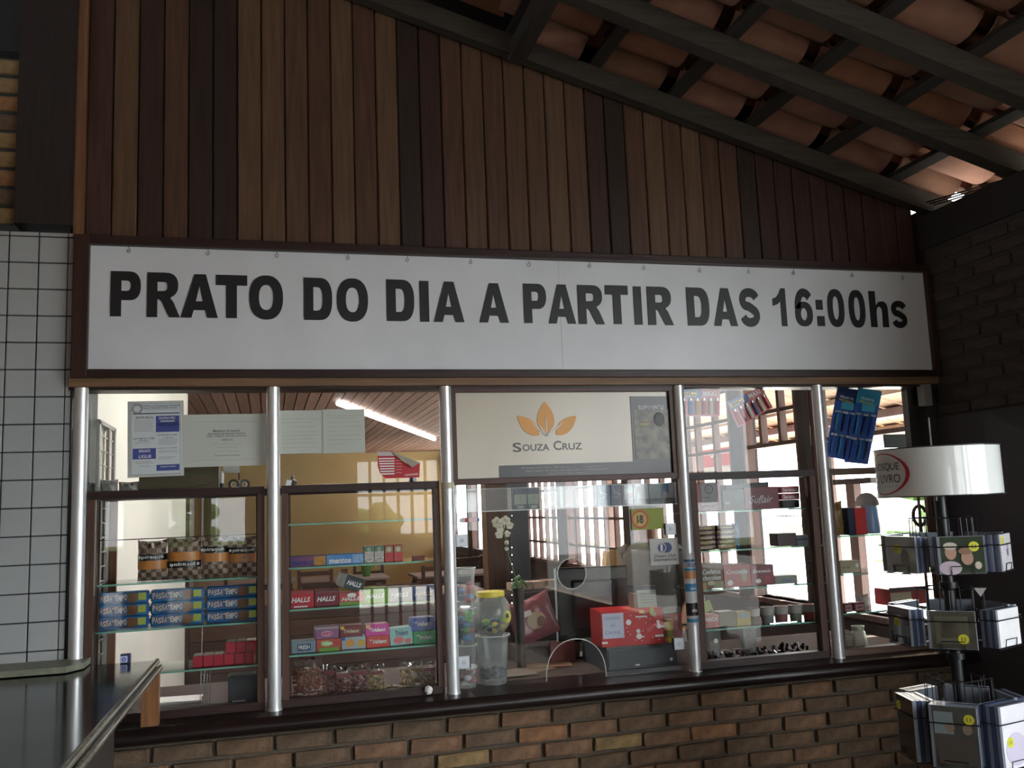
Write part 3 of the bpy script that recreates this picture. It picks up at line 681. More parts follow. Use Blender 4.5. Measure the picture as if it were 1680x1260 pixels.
# ---- snack bags
def pillow(w_, h, th, mat, name='bag', parent=None, crumple=.004, seed=0, nx=18, nz=22, base=.0):
    rd = random.Random(seed); b = MB(); V = {}
    ph = [rd.uniform(0, 6) for _ in range(6)]
    for s in (-1, 1):
        for i in range(nx+1):
            for j in range(nz+1):
                u = i/nx*2-1; v = j/nz*2-1
                if s == 1 and (i in (0, nx) or j in (0, nz)): V[s, i, j] = V[-1, i, j]; continue
                f = max(0, (1-abs(u)**2.6))**.6*max(0, (1-abs(v*1.02)**3.2))**.7 if abs(v) < .97 else 0
                pinch = 1-.07*abs(v)**3*(1-abs(u))
                wr = crumple*(math.sin(9*u+5*v+ph[0])+math.sin(17*v-6*u+ph[1])*.6+math.sin(23*u*v+ph[2])*.6)*(.3+abs(v))*(1 if f > 0 else 0)
                V[s, i, j] = b.b.verts.new((u*w_/2*(1-.05*(1-abs(v)**2)), s*(f*th/2+wr*.6)+base, (v+1)/2*h*pinch+wr*.5))
    for s in (-1, 1):
        for i in range(nx):
            for j in range(nz):
                q = [V[s, i, j], V[s, i+1, j], V[s, i+1, j+1], V[s, i, j+1]]
                b.b.faces.new(q if s < 0 else q[::-1])
    return b.build(name, mat, parent, smooth=True)
CK = checker('snack_bag_checker', (.42, .34, .28), (.16, .095, .06), 56)
BAND = M('bag_black_band', (.015, .017, .015), .25); OBAND = M('bag_orange_band', (.62, .25, .06), .28)
bl = ['snack bag at the left end of the top shelf, its black band in the middle', 'snack bag second from the left, standing upside down', 'snack bag third from the left, black band near its top', 'snack bag at the right end of the row behind the first sash']
for i, (a_, b_, yt, yb) in enumerate([(224, 275, 885, 955), (272, 331, 880, 953), (328, 376, 879, 951), (373, 424, 878, 949)]):
    x0, x1 = ax(a_, 920, .12), ax(b_, 920, .12); h = az((a_+b_)/2, yt, .1)-1.368-.002; w_ = x1-x0
    t = thing('snack_bag', bl[i], 'snack bag', ((x0+x1)/2, .135, 1.369), (0, 0, random.uniform(-.1, .1)), 'brown checkered snack bags')
    pillow(w_*.96, h, .07, CK, 'bag', t, seed=i, crumple=.0055); MB().box(-w_*.40, w_*.40, -.006, .004, h*.915, h*.955, bev=.002).build('top_seal', M('bag_seal_silver', (.30, .27, .23), .2, .5), t)
    flip = i == 1; v0 = (.50, .28, .60, .56)[i]
    def bandm(n, va, vb, m, off):
        b = MB(); K = 14
        for k in range(K):
            u0, u1 = -1+2*k/K, -1+2*(k+1)/K
            f = lambda u: -(max(0, 1-abs(u)**2.6)**.6*.035+off)
            b.quad((u0*w_/2*.95, f(u0), va*h), (u1*w_/2*.95, f(u1), va*h), (u1*w_/2*.95, f(u1), vb*h), (u0*w_/2*.95, f(u0), vb*h))
        b.build(n, m, t)
    bandm('black_band', v0, v0+.15, BAND, .0025)
    bandm('orange_band', (v0-.21 if not flip else v0+.16), (v0-.01 if not flip else v0+.36), OBAND, .0022)
    r_ = text('piraqu\u00ea', -w_*.33 if not flip else w_*.33, (v0+.025)*h if not flip else (v0+.125)*h, -.042, w_*.70, h*.10, WHITEP, t, bold=.02, rot=(0, PI, 0) if flip else None)
    MB().sphere((-w_*.40 if not flip else w_*.40, -.024, (v0+.075)*h), .006, (1, .2, 1), 10, 6).build('bag_emblem', WHITEP, t)
# ---- wafer packs 3x3
PB = M('wafer_pack_blue', (.012, .15, .40), .3, var=.2, vs=14); PT = M('wafer_pack_text', (.62, .60, .58), .4); PTR = M('wafer_pack_text_shadow', (.16, .012, .015), .4)
CKI = M('cookie_print', (.20, .095, .04), .5); STK = M('yellow_green_sticker', (.50, .58, .10), .45)
rn = ['bottom', 'middle', 'top']; cn = ['left', 'middle', 'right']
def wafer(x0, x1, z0, lab):
    t = thing('wafer_pack', lab, 'wafer pack', ((x0+x1)/2, .135, z0), (0, 0, random.uniform(-.02, .02)), 'blue wafer packs stacked on the second shelf'); w2 = (x1-x0)/2-.001
    MB().box(-w2, w2, -.028, .028, 0, .0445, bev=.010, seg=3).build('wrapper', PB, t, smooth=True)
    for s in (-1, 1): MB().box(s*w2-.004, s*w2+.004, -.02, .02, .012, .030, bev=.002).build('crimp', PB, t)
    for k, ch in enumerate('PASSATEMPO'):
        u = -w2*.92+k*w2*1.12/10
        dz = .0015*math.sin(k*2.3)
        text(ch, u-.0012, .0105+dz, -.0288, w2*.138, .0265, PTR, t, 'letter_shadow', .06); text(ch, u, .0125+dz, -.0294, w2*.108, .022, PT, t, 'letter', .035)
    MB().sphere((w2*.40, -.0275, .022), .019, (1.2, .12, 1.0), 14, 8).build('cookie_picture', CKI, t)
    MB().box(w2*.62, w2*.92, -.0292, -.027, .012, .038).build('sticker', STK, t)
    MB().box(-w2*.1, w2*.25, -.0288, -.0275, .004, .009).build('small_print', M('wafer_small_print', (.10, .07, .06), .5), t)
for c, (a_, b_) in enumerate([(155, 243), (246, 334), (337, 425)]):
    for r_ in range(3): wafer(ax(a_, 1010, .107), ax(b_, 1010, .107), 1.2005+r_*.0452, 'blue wafer pack, %s row, %s stack of the second shelf' % (rn[r_], cn[c]))
# ---- small red packs
RP = M('red_pack', (.48, .02, .05), .35); RPT = M('pack_grey_top', (.35, .32, .30), .5, var=.2, vs=60)
k = 0
for i in range(6):
    x0 = ax(316+17*i, 1085, .1); x1 = ax(316+17*(i+1), 1085, .1)
    t = pk('red_pack', 'small red pack, number %s from the left in the lower row of the third shelf' % ['one', 'two', 'three', 'four', 'five', 'six'][i], 'pack', x0+.001, x1-.001, 1.0425, .040, RP, .075, .1, group='small red packs on the third shelf')
    MB().box(-.016, .016, -.030, .037, .0405, .0415).build('pack_top', RPT, t)
for i in range(3):
    x0 = ax(370+17*i, 1060, .1); x1 = ax(370+17*(i+1), 1060, .1)
    t = pk('red_pack', 'small red pack, %s of the three laid on top of the row' % ['leftmost', 'middle one', 'rightmost'][i], 'pack', x0+.001, x1-.001, 1.0845, .040, RP, .075, .1, group='small red packs on the third shelf')
    MB().box(-.016, .016, -.030, .037, .0405, .0415).build('pack_top', RPT, t)
x0, x1 = ax(374, 1125, .14), ax(422, 1125, .14)
t = pk('card_reader', 'dark grey device box low behind the first sash', 'box', x0, x1, .8845, .11, M('dark_grey_plastic', (.035, .04, .05), .4), .09, .14, bev=.006)
blk(t, .15, .6, .12, .17, M('pale_label_strip', (.55, .57, .6), .5), 'label')
# ring-shaped metal prongs and things standing low behind the first sash
t = thing('wire_hook_stand', 'thin upright steel wires standing low behind the first sash', 'wire stand', (ax(335, 1130, .2), .2, .8845))
for k in range(4): MB().tube([(-.015+.012*k, 0, 0), (-.012+.011*k, 0, .08+.01*k), (-.008+.011*k, .01, .14+(.19 if k == 0 else 0))], .0014, 5).build('wire', M('bright_wire', (.6, .62, .62), .25, .9), t)
t = thing('paper_stack', 'white paper sheets lying low behind the first sash', 'papers', (ax(290, 1130, .3), .33, .8845))
for k in range(5): MB().box(-.09, .09, -.06, .06, .0021*k, .0021*k+.0015).build('sheet', WHITEP, t, rot=(0, 0, random.uniform(-.1, .1)))
# top of cabinet 1: carton, tape rolls, wrapped bags
TOPZ = 1.70
t = thing('top_shelf', 'narrow dark shelf board behind the sash heads', 'shelf', (.03, .17, TOPZ-.012)); MB().box(-.63, .63, -.11, .13, -.012, .012).build('shelf_board', DARKW, t)
TZ = TOPZ+.0005
OLV = M('olive_brown_carton', (.07, .056, .03), .8, var=.15, vs=10)
x0, x1 = ax(228, 790, .12), ax(359, 790, .12)
t = pk('olive_carton', 'olive brown carton printed pex on top of the first cabinet', 'carton', x0, x1, TZ, .10, OLV, .12, .12)
pr(t, 'pex', .60, .86, .50, .82, M('dark_olive_ink', (.05, .055, .035), .8), .03)
MB().tube([(-.07, -.061, .02), (-.02, -.061, .012), (.05, -.061, .016), (.13, -.061, .035)], .002, 5).build('printed_curve', MATS['dark_olive_ink'], t)
x = ax(364, 780, .13); t = thing('white_tube', 'slim white tube with black cap beside the olive carton', 'tube', (x, .15, TZ))
MB().cyl((0, 0, .028), (0, 0, .075), .007, n=12).build('tube_body', WHITE, t, smooth=True); MB().cyl((0, 0, 0), (0, 0, .028), .009, n=12).build('cap', BLK, t)
for i, (a_, b_) in enumerate([(375, 392), (391, 410)]):
    x = (ax(a_, 797, .13)+ax(b_, 797, .13))/2; t = thing('tape_roll', 'black tape roll standing on edge, the %s of two beside the olive carton' % ('left', 'right')[i], 'tape roll', (x, .13+.03*i, TZ), (0, 0, .15*i))
    MB().lathe([(.011, -.008), (.021, -.008), (.021, .008), (.011, .008), (.011, -.008)], (0, 0, 0), 24).build('tape', BLK, t, smooth=True, loc=(0, 0, .021), rot=(PI/2, 0, 0))
    MB().lathe([(.0095, -.007), (.011, -.007), (.011, .007), (.0095, .007), (.0095, -.007)], (0, 0, 0), 20).build('core', WHITEP, t, loc=(0, 0, .021), rot=(PI/2, 0, 0))
t = thing('wall_sticker', 'small grey label hanging above the tape rolls', 'label', (ax(380, 772, .05), .04, 1.775)); MB().box(-.03, .03, 0, .001, -.012, .014).build('label_sheet', M('grey_label', (.30, .29, .27), .6), t); MB().box(.024, .030, 0, .0012, -.04, -.012).build('strip', BLK, t)
WR = M('crumpled_clear_wrap', (.30, .30, .28), .25, var=.5, vs=40, bump=.9, bs=30)
for i, (a_, b_) in enumerate([(146, 166), (164, 190), (196, 226)]):
    x0, x1 = ax(a_, 795, .12), ax(b_, 795, .12); t = thing('wrapped_bundle', 'crumpled grey wrapped bundle, %s of three at the left on the first cabinet' % ('leftmost', 'middle one', 'rightmost')[i], 'bundle', ((x0+x1)/2, .14, TZ))
    pillow(x1-x0+.012, .045+.01*(i % 2), .04, WR, 'wrap', t, crumple=.006, seed=30+i, nx=10, nz=10)
# papers on the upper left glass
PAP = M('greenish_paper', (.52, .56, .50), .75, var=.05, vs=6); PAPW = M('notice_paper', (.60, .66, .68), .6); PAPE = M('plastic_sleeve', (.50, .52, .48), .35)
INK = M('grey_ink', (.10, .11, .13), .7); INKF = M('faded_ink', (.33, .36, .33), .8); NAVY = M('notice_navy', (.05, .075, .28), .5)
p0, p1 = at(209, 784, y=.02), at(303, 658, y=.02)
t = thing('tax_notice', 'tax notice with navy boxes in a clear sleeve taped to the upper left glass', 'notice', (p0.x, .021, p0.z), (0, math.radians(-.8), 0)); W_, H_ = p1.x-p0.x, p1.z-p0.z
MB().box(0, W_, 0, .002, 0, H_).build('sleeve', PAPE, t); MB().box(.009, W_-.006, -.001, .0005, .008, H_-.006).build('notice_sheet', PAPW, t)
def nb(u0, u1, v0, v1, m, n='printed_box'): MB().box(W_*u0, W_*u1, -.0018, -.0008, H_*v0, H_*v1).build(n, m, t)
def nt_(s, u0, u1, v0, v1, m=INK): text(s, W_*u0, H_*v0, -.0022, W_*(u1-u0), H_*(v1-v0), m, t, bold=.01)
for a_ in ((.06, .065, .03, .97), (.935, .94, .03, .97), (.06, .94, .965, .97), (.06, .94, .03, .035), (.1, .92, .826, .842)): nb(*a_, INK, 'border_line')
nb(.50, .92, .585, .80, NAVY); nb(.09, .50, .235, .375, NAVY); nb(.51, .92, .075, .155, NAVY)
nt_('Instituto de Fiscalizacao Estadual', .25, .93, .925, .95); nt_('Secao Tributaria do Rio Grande', .28, .88, .895, .918); nt_('NOTA FISCAL', .15, .47, .765, .80)
nt_('DUVIDA FISC', .56, .85, .755, .785, WHITEP); nt_('CIDADANIA', .58, .84, .715, .742, WHITEP); nt_('SUGESTOES DE ICMS', .54, .88, .535, .555); nt_('CUPOM FISCAL', .62, .82, .50, .515)
nt_('NAO EMITIR E CRIME', .1, .48, .495, .515); nt_('PROIBIDO', .2, .38, .47, .485); nt_('DENUNCIE', .20, .40, .325, .36, WHITEP); nt_('LIGUE', .2, .42, .25, .29, WHITEP); nt_('EXIJA SEU CUPOM', .53, .87, .36, .378); nt_('CONSULTA  DADOS', .58, .85, .12, .135, WHITEP)
for (u0, u1, vv) in [(.11, .47, .74), (.11, .46, .72), (.12, .47, .70), (.11, .45, .68), (.12, .47, .66), (.11, .46, .64), (.12, .42, .62), (.11, .46, .60), (.12, .4, .45), (.54, .89, .70), (.55, .9, .685), (.54, .88, .67), (.62, .82, .64), (.55, .9, .48), (.54, .89, .46), (.55, .88, .44), (.54, .86, .42), (.54, .88, .335), (.55, .89, .315), (.55, .86, .25), (.54, .8, .23), (.12, .42, .2), (.14, .46, .18), (.2, .4, .14), (.3, .9, .875)]:
    nb(u0, u1, vv, vv+.006, INKF if vv < .66 or u0 < .5 else PAPW, 'print_line')
MB().lathe([(.012, 0), (.020, 0), (.020, .001), (.012, .001)], (0, 0, 0), 20).build('crest', INKF, t, loc=(W_*.17, -.0008, H_*.9), rot=(PI/2, 0, 0))
def paper(name, label, a_, b_, c_, d_, y, rot=0, lines=(), words=()):
    p0, p1 = at(a_, d_, y=y), at(b_, c_, y=y); W_, H_ = p1.x-p0.x, p1.z-p0.z
    t = thing(name, label, 'paper', (p0.x, y, p0.z), (0, math.radians(rot), 0)); MB().box(0, W_, 0, .0012, 0, H_).build('paper_sheet', PAP, t)
    for u0, u1, vv in lines: MB().box(W_*u0, W_*u1, -.0007, 0, H_*vv, H_*vv+.0012).build('print_line', INKF, t)
    for s, u0, u1, v0, v1 in words: text(s, W_*u0, H_*v0, -.0009, W_*(u1-u0), H_*(v1-v0), INK, t)
    return t
paper('certificate', 'faded greenish certificate beside the tax notice on the upper left glass', 299, 437, 679, 767, .022, -.2, [(.1, .9, .85), (.1, .9, .12), (.28, .76, .56), (.35, .7, .42), (.4, .66, .36), (.38, .68, .28)],
      [('Ministerio da Fazenda', .36, .68, .66, .70), ('Secretaria da Receita Federal', .30, .74, .61, .645), ('CNPJ - Cadastro Nacional de Pessoa', .28, .76, .565, .595), ('LARRO S.A.', .46, .6, .49, .525), ('Documento Original', .38, .68, .19, .22)])
paper('licence_sheet', 'faded greenish form just right of the second post on the upper glass', 458, 529, 673, 745, .022, 0, [(.05, .9, .8), (.05, .8, .72), (.2, .8, .62), (.05, .9, .5), (.05, .9, .42), (.05, .8, .33), (.05, .9, .24), (.1, .9, .14)])
paper('licence_sheet', 'faded greenish form under the near end of the tube lamp on the upper glass', 529, 598, 671, 744, .022, 0, [(.1, .9, .85), (.2, .8, .8), (.1, .9, .7), (.1, .9, .6), (.1, .7, .5), (.1, .9, .4), (.1, .9, .3), (.1, .5, .2)])
# red price list with curled corner
p0 = at(622, 788, y=.025)
def q(px, py): p = at(px, py, y=.025); return (p.x-p0.x, p.z-p0.z)
t = thing('price_list', 'red and white price list with a curled grey corner hanging in the second upper pane', 'price list', (p0.x, .024, p0.z))
MB().prism([q(619, 741), q(640, 740), q(665, 760), q(689, 760), q(688, 783), q(632, 785), q(623, 775), q(620, 765)], 0, .001).build('red_sheet', M('price_red', (.45, .01, .02), .5), t)
MB().prism([q(619, 748), q(619, 741), q(644, 741), q(652, 748)], -.0012, 0).build('white_head', M('price_white', (.55, .5, .5), .6), t)
for k in range(7): MB().prism([q(621+k*.6, 753.5+k*4.2), q(621+k*.6, 751.5+k*4.2), q(647, 751+k*4.2), q(647, 753+k*4.2)], -.001, 0).build('print_line', WHITEP, t)
for k in range(5): MB().prism([q(649, 756+k*5), q(649, 755+k*5), q(659, 755+k*5), q(659, 756+k*5)], -.001, 0).build('print_line', M('price_pink', (.6, .3, .3), .6), t)
b = MB(); A, B, Cc = q(640, 740), q(689, 759), q(675, 767)
b.b.faces.new([b.b.verts.new(v) for v in ((A[0], -.001, A[1]), (B[0], -.001, B[1]), (Cc[0], -.022, Cc[1]), (q(655, 752)[0], -.016, q(655, 752)[1]))]); b.build('curled_corner', M('grey_paper_back', (.33, .31, .27), .7), t)
MB().prism([q(664, 778), q(686, 776), q(686, 779.5), q(664, 781)], -.001, 0).build('print_line', MATS['price_pink'], t)
x = ax(678, 792, .14); t = thing('dark_bulb', 'small dark round object under the price list', 'knob', (x, .15, TZ)); MB().sphere((0, 0, .018), .018, (1, .8, 1)).build('knob_body', M('dark_brown_glaze', (.03, .02, .018), .3), t, smooth=True)
x = ax(480, 790, .14); t = thing('small_figurine', 'small dark figurine on the shelf just right of the second post', 'figurine', (x, .15, TZ))
b = MB(); b.lathe([(.001, 0), (.016, 0), (.013, .012), (.009, .022), (.012, .03), (.006, .038), (.007, .046), (.001, .052)], n=16); b.sphere((.012, 0, .022), .007); b.sphere((-.011, 0, .03), .006); b.build('figure', M('dark_bronze', (.05, .045, .04), .4, .3), t, smooth=True)
x = ax(472, 790, .12); t = thing('white_card_box', 'small tilted white box beside the figurine', 'box', (x, .12, TZ), (0, math.radians(12), 0)); MB().box(-.010, .010, 0, .02, 0, .032, bev=.001).build('carton', WHITEP, t)
# white grille on the kiosk's side wall
t = thing('wall_grille', 'grey framed grille on the white side wall, seen past the leftmost post', 'grille', (-.62, .2, 1.2))
GR = M('grey_grille', (.33, .33, .31), .6)
for y in (-.12, .10, .235): MB().box(0, .012, y, y+.035, -.28, .775).build('upright', GR, t)
for k in range(20): MB().box(.002, .007, -.12, .26, -.27+k*.055, -.265+k*.055).build('grille_bar', GR, t)
MB().box(0, .012, -.12, .27, .765, .78).build('upright', GR, t)

# ---- cabinet 2
t = pk('mint_box', 'orange and purple box of mints at the left end of the top shelf, second cabinet', 'box', ax(474, 920), ax(535, 920), 1.393, .041, CM('mint_violet', (.25, .05, .10), var=.5, vs=12, c2=(.05, .04, .25)), .07, group='long mint boxes')
blk(t, .68, .98, .05, .9, CM('mint_orange', (.55, .28, .04), var=.4, vs=60)); pr(t, 'mentos', .08, .66, .12, .62, CM('navy_ink', (.02, .03, .2)), .04)
blk(t, 0, 1, .94, 1.02, DGREY, 'lid_edge', .001)
t = pk('mint_box', 'blue box of mints beside the orange one, second cabinet', 'box', ax(535.5, 920), ax(597, 920), 1.393, .041, CM('mint_blue', (.04, .17, .55), var=.4, vs=12, c2=(.12, .36, .62)), .07, group='long mint boxes')
blk(t, .70, .98, .1, .9, CM('mint_ice', (.30, .48, .75), var=.4, vs=60)); pr(t, 'mentos', .08, .66, .12, .62, WHITEP, .04); blk(t, 0, 1, .94, 1.02, DGREY, 'lid_edge', .001)
for i, (a_, b_) in enumerate([(597.5, 613.5), (614, 630)]):
    t = pk('white_gum_carton', 'white and green speckled carton, %s of the pair on the mint shelf' % ('left', 'right')[i], 'carton', ax(a_, 910), ax(b_, 910), 1.393, .066, CM('speckled_white', (.62, .62, .58), var=.7, vs=160, c2=(.15, .05, .04)), .05, group='white speckled cartons'); blk(t, .04, .96, .68, .98, CM('deep_green', (.06, .17, .09))); oval(t, .5, .8, .008, .009, CM('grey_green', (.3, .36, .28)))
for i, (a_, b_) in enumerate([(631, 645.5), (646, 661)]):
    t = pk('red_gum_carton', 'red carton with cream oval, %s of the pair on the mint shelf' % ('left', 'right')[i], 'carton', ax(a_, 907), ax(b_, 907), 1.393, .066, CM('bright_red', (.50, .03, .03)), .05, group='red cartons'); blk(t, .1, .9, .56, .95, CM('dull_olive', (.30, .28, .14))); oval(t, .5, .74, .009, .010, CM('cream', (.6, .55, .4)))
x = ax(688, 915, .11); t = thing('red_shoe_box', 'small open red box at the right end of the mint shelf', 'box', (x, .14, 1.3935)); MB().box(-.022, .022, -.03, .03, 0, .018).build('tray', CM('dark_red', (.28, .03, .02)), t)
hb = [(474, 515, .066, (.52, .02, .04), 'bright red', WHITEP), (516, 556, .062, (.20, .012, .03), 'dark red', WHITEP), (556.5, 596, .05, (.48, .04, .03), 'red and green', WHITEP), (596.5, 637, .060, (.16, .38, .03), 'lime green', WHITEP), (637.5, 676, .058, (.30, .33, .34), 'silver grey', WHITEP), (677, 715, .056, (.02, .07, .33), 'deep blue', WHITEP)]
for i, (a_, b_, h, c, nm, mt) in enumerate(hb):
    t = pk('drops_box', '%s box of throat drops in the row on the second cabinet\'s shelf' % nm, 'box', ax(a_, 985), ax(b_, 985), 1.235, h, CM('drops_'+nm.replace(' ', '_'), c, .3), .07, group='throat drops boxes')
    blk(t, .03, .97, .84, .97, CM('drops_top_%d' % i, tuple(x*.6+.05 for x in c)), 'lid_band')
    pr(t, 'HALLS', .10, .86, .32, .62, mt, .035, .25)
    if i == 0: blk(t, .2, .75, .04, .12, WHITEP, 'label_strip')
    if i == 2: blk(t, 0, 1, 0, .22, CM('leaf_green', (.14, .33, .04)), 'green_foot'); oval(t, .52, .75, .018, .008, WHITEP)
    if i in (4, 5): oval(t, .45, .5, .012, .006, mt, 'printed_ring', .0002)
t = pk('drops_box', 'black box of throat drops lying tilted across the top of the row', 'box', 0, .10, 0, .052, CM('drops_black', (.03, .045, .05), .3), .07)
p = at(575, 973, y=.1); t.location = (p.x-.004, .14, 1.297); t.rotation_euler = (math.radians(4), math.radians(19), math.radians(6)); pr(t, 'HALLS', .30, .88, .30, .66, WHITEP, .035, .25); blk(t, 0, .22, 0, 1, CM('grey_end', (.22, .22, .21)), 'end_flap')
gb = [('silver blue', 478, 518, .045, (.20, .27, .33), 'ice'), ('green and red', 519.5, 560, .046, (.45, .07, .04), 'melon'), ('orange and blue', 560.5, 600, .047, (.35, .42, .45), 'fruit'), ('plain red', 601, 639.5, .044, (.55, .04, .02), 'Trident'), ('teal', 640.5, 678, .066, (.26, .50, .48), 'Trident'), ('green', 678.5, 716, .050, (.03, .33, .09), 'Trident')]
for i, (nm, a_, b_, h, c, wd) in enumerate(gb):
    t = pk('gum_box', '%s chewing gum box in the lower row of the second cabinet' % nm, 'box', ax(a_, 1062), ax(b_, 1062), 1.065, h, CM('gum_'+nm.replace(' ', '_'), c, .3), .07, tilt=(-3 if i == 4 else 0), group='chewing gum boxes')
    if i == 4: t.location.z += .002
    if i == 0: blk(t, .25, .8, .2, .75, CM('ink_navy', (.03, .05, .12))); pr(t, 'FRESH', .3, .75, .3, .65, WHITEP)
    elif i == 1: blk(t, .1, .9, 0, .28, CM('leaf_green')); oval(t, .8, .6, .008, .01, CM('bright_red')); oval(t, .4, .62, .022, .011, CM('apple_green', (.30, .5, .12))); pr(t, 'Trident', .2, .65, .5, .8, WHITEP, .02)
    elif i == 2: oval(t, .35, .5, .018, .014, CM('peach', (.62, .30, .06))); oval(t, .82, .45, .016, .014, CM('straw', (.55, .36, .06))); blk(t, .0, .15, .75, 1, BLUEP)
    elif i == 4: oval(t, .38, .30, .02, .014, CM('pink', (.65, .16, .16))); oval(t, .78, .2, .012, .01, CM('pink')); pr(t, wd, .25, .8, .55, .85, CM('ink_navy'), .02, .1)
    else: pr(t, wd, .14, .88, .32, .70, WHITEP, .03, .1)
gu = [('purple', 516.5, 556, 1.112, .046, (.25, .10, .22)), ('maroon', 557, 595, 1.112, .044, (.16, .02, .02)), ('magenta', 599.5, 638.5, 1.1095, .044, (.55, .03, .28)), ('royal blue', 674, 713, 1.1155, .052, (.03, .08, .36))]
for i, (nm, a_, b_, z0, h, c) in enumerate(gu):
    t = pk('gum_box', '%s box of chewing gum on top of the lower row, second cabinet' % nm, 'box', ax(a_, 1035), ax(b_, 1035), z0, h, CM('gum_'+nm.replace(' ', '_'), c, .3), .065, group='chewing gum boxes')
    if i == 0: oval(t, .5, .42, .024, .011, CM('pale_pink', (.55, .35, .42))); pr(t, 'LIMITE', .25, .75, .3, .55, CM('hot_pink', (.6, .03, .2)), .03); blk(t, 0, 1, .8, .97, CM('lilac_grey', (.35, .32, .33)))
    else: pr(t, 'Trident', .15, .85, .35, .68, WHITEP if i != 1 else CM('cream'), .03, .1)
    if i in (1, 2): blk(t, .02, .2, .7, .95, CM('tag_yellow', (.6, .42, .05)), 'price_tag')
# bags of nuts and dried fruit at the bottom
def nutbag(x0, x1, h, label, cc, seed, y=.12, z=.8845, label_band=True, flat=False, n=70):
    t = thing('nut_bag', label, 'bag', ((x0+x1)/2, y, z), (0, 0, 0), 'clear bags of nuts and sweets along the cabinet floor'); w_ = x1-x0; rd = random.Random(seed)
    pillow(w_, h, .045, BAGP, 'plastic_bag', t, crumple=.005, seed=seed, nx=12, nz=14)
    b = MB()
    for k in range(int(n*1.5)):
        u = rd.uniform(-.43, .43); v = rd.uniform(.06, .72); b.sphere((u*w_, rd.uniform(-.016, .012)*(1-abs(u)), v*h), rd.uniform(.0055, .0078), (1.3, 1, .9), 6, 4)
    b.build('nuts', M('nut_%s' % cc[0], cc[1], .6, var=.25, vs=50), t, smooth=True, kind='stuff')
    if label_band: MB().box(-w_*.36, w_*.36, -.0265, -.0255, h*.66, h*.78).build('label_band', M('maroon_band', (.18, .04, .04), .5), t)
nut = {'p': ('pale', (.34, .23, .10)), 'r': ('reddish', (.24, .085, .045)), 'm': ('mauve', (.22, .085, .07))}
nutbag(ax(479, 1110, .12), ax(529, 1110, .12), az(500, 1075, .12)-.8845, 'large clear bag of reddish snacks at the left end of the cabinet floor', nut['r'], 1, label_band=False, n=120)
nutbag(ax(530, 1110, .13), ax(551, 1110, .13), az(540, 1088, .12)-.8845, 'narrow clear bag of dark sweets second from the left', nut['m'], 2, .15)
nutbag(ax(549, 1110, .12), ax(577, 1110, .12), az(560, 1092, .12)-.8845, 'clear bag of mauve nuts third from the left', nut['m'], 3)
nutbag(ax(576, 1110, .12), ax(604, 1110, .12), az(590, 1088, .12)-.8845, 'clear bag of mauve nuts with maroon band, in the middle', nut['m'], 4, .13)
nutbag(ax(604, 1105, .12), ax(631, 1105, .12), az(615, 1088, .12)-.8845, 'clear bag of pale nuts with maroon band, right of the middle', nut['p'], 5)
nutbag(ax(632, 1105, .12), ax(660, 1105, .12), .032, 'low slumped clear bag of pale nuts', nut['p'], 6, label_band=False, n=50)
nutbag(ax(655, 1100, .13), ax(694, 1100, .13), az(675, 1085, .12)-.8845, 'clear half empty bag of pale nuts near the right end', nut['p'], 7, .14, label_band=False)
nutbag(ax(690, 1100, .11), ax(716, 1100, .11), az(700, 1083, .12)-.8845, 'clear bag of whitish nuts at the right end of the cabinet floor', nut['p'], 8, .11)
p = at(703, 1132, y=-.01); t = thing('paper_ball', 'small crumpled white paper ball stuck on the bottom rail of the second sash', 'paper ball', (p.x, -.012, p.z)); MB().sphere((0, 0, 0), .0155, (1, 1, 1.05), 12, 9, .12).build('ball', WHITEP, t)

# ================================================================== CASH WINDOW
CZ0 = .8845
# clear rack for cigarette packs hung under the framed poster
x0, x1 = ax(747, 815, .06), ax(1110, 812, .06); zb, zt = az(930, 833, .06), az(930, 797, .06)
t = thing('acrylic_rack', 'long clear acrylic pack rack hanging under the framed poster', 'rack', ((x0+x1)/2, .06, zb)); w2 = (x1-x0)/2; H_ = zt-zb
AE = M('acrylic_edge', (.55, .55, .52), .2, alpha=.8)
MB().box(-w2, w2, 0, .002, 0, H_).build('front_sheet', ACRYL, t); MB().box(-w2, w2, 0, .05, -.003, 0).build('shelf_sheet', ACRYL, t)
MB().box(-w2, w2, -.002, 0, -.004, .001).build('lower_edge', AE, t); MB().box(-w2, w2, -.002, 0, H_-.003, H_).build('upper_edge', AE, t)
for px in (747, 838, 885, 925, 975, 1022, 1040, 1108):
    u = ax(px, 815, .06)-(x0+x1)/2; MB().box(u-.001, u+.001, -.001, .05, 0, H_).build('divider', AE, t)
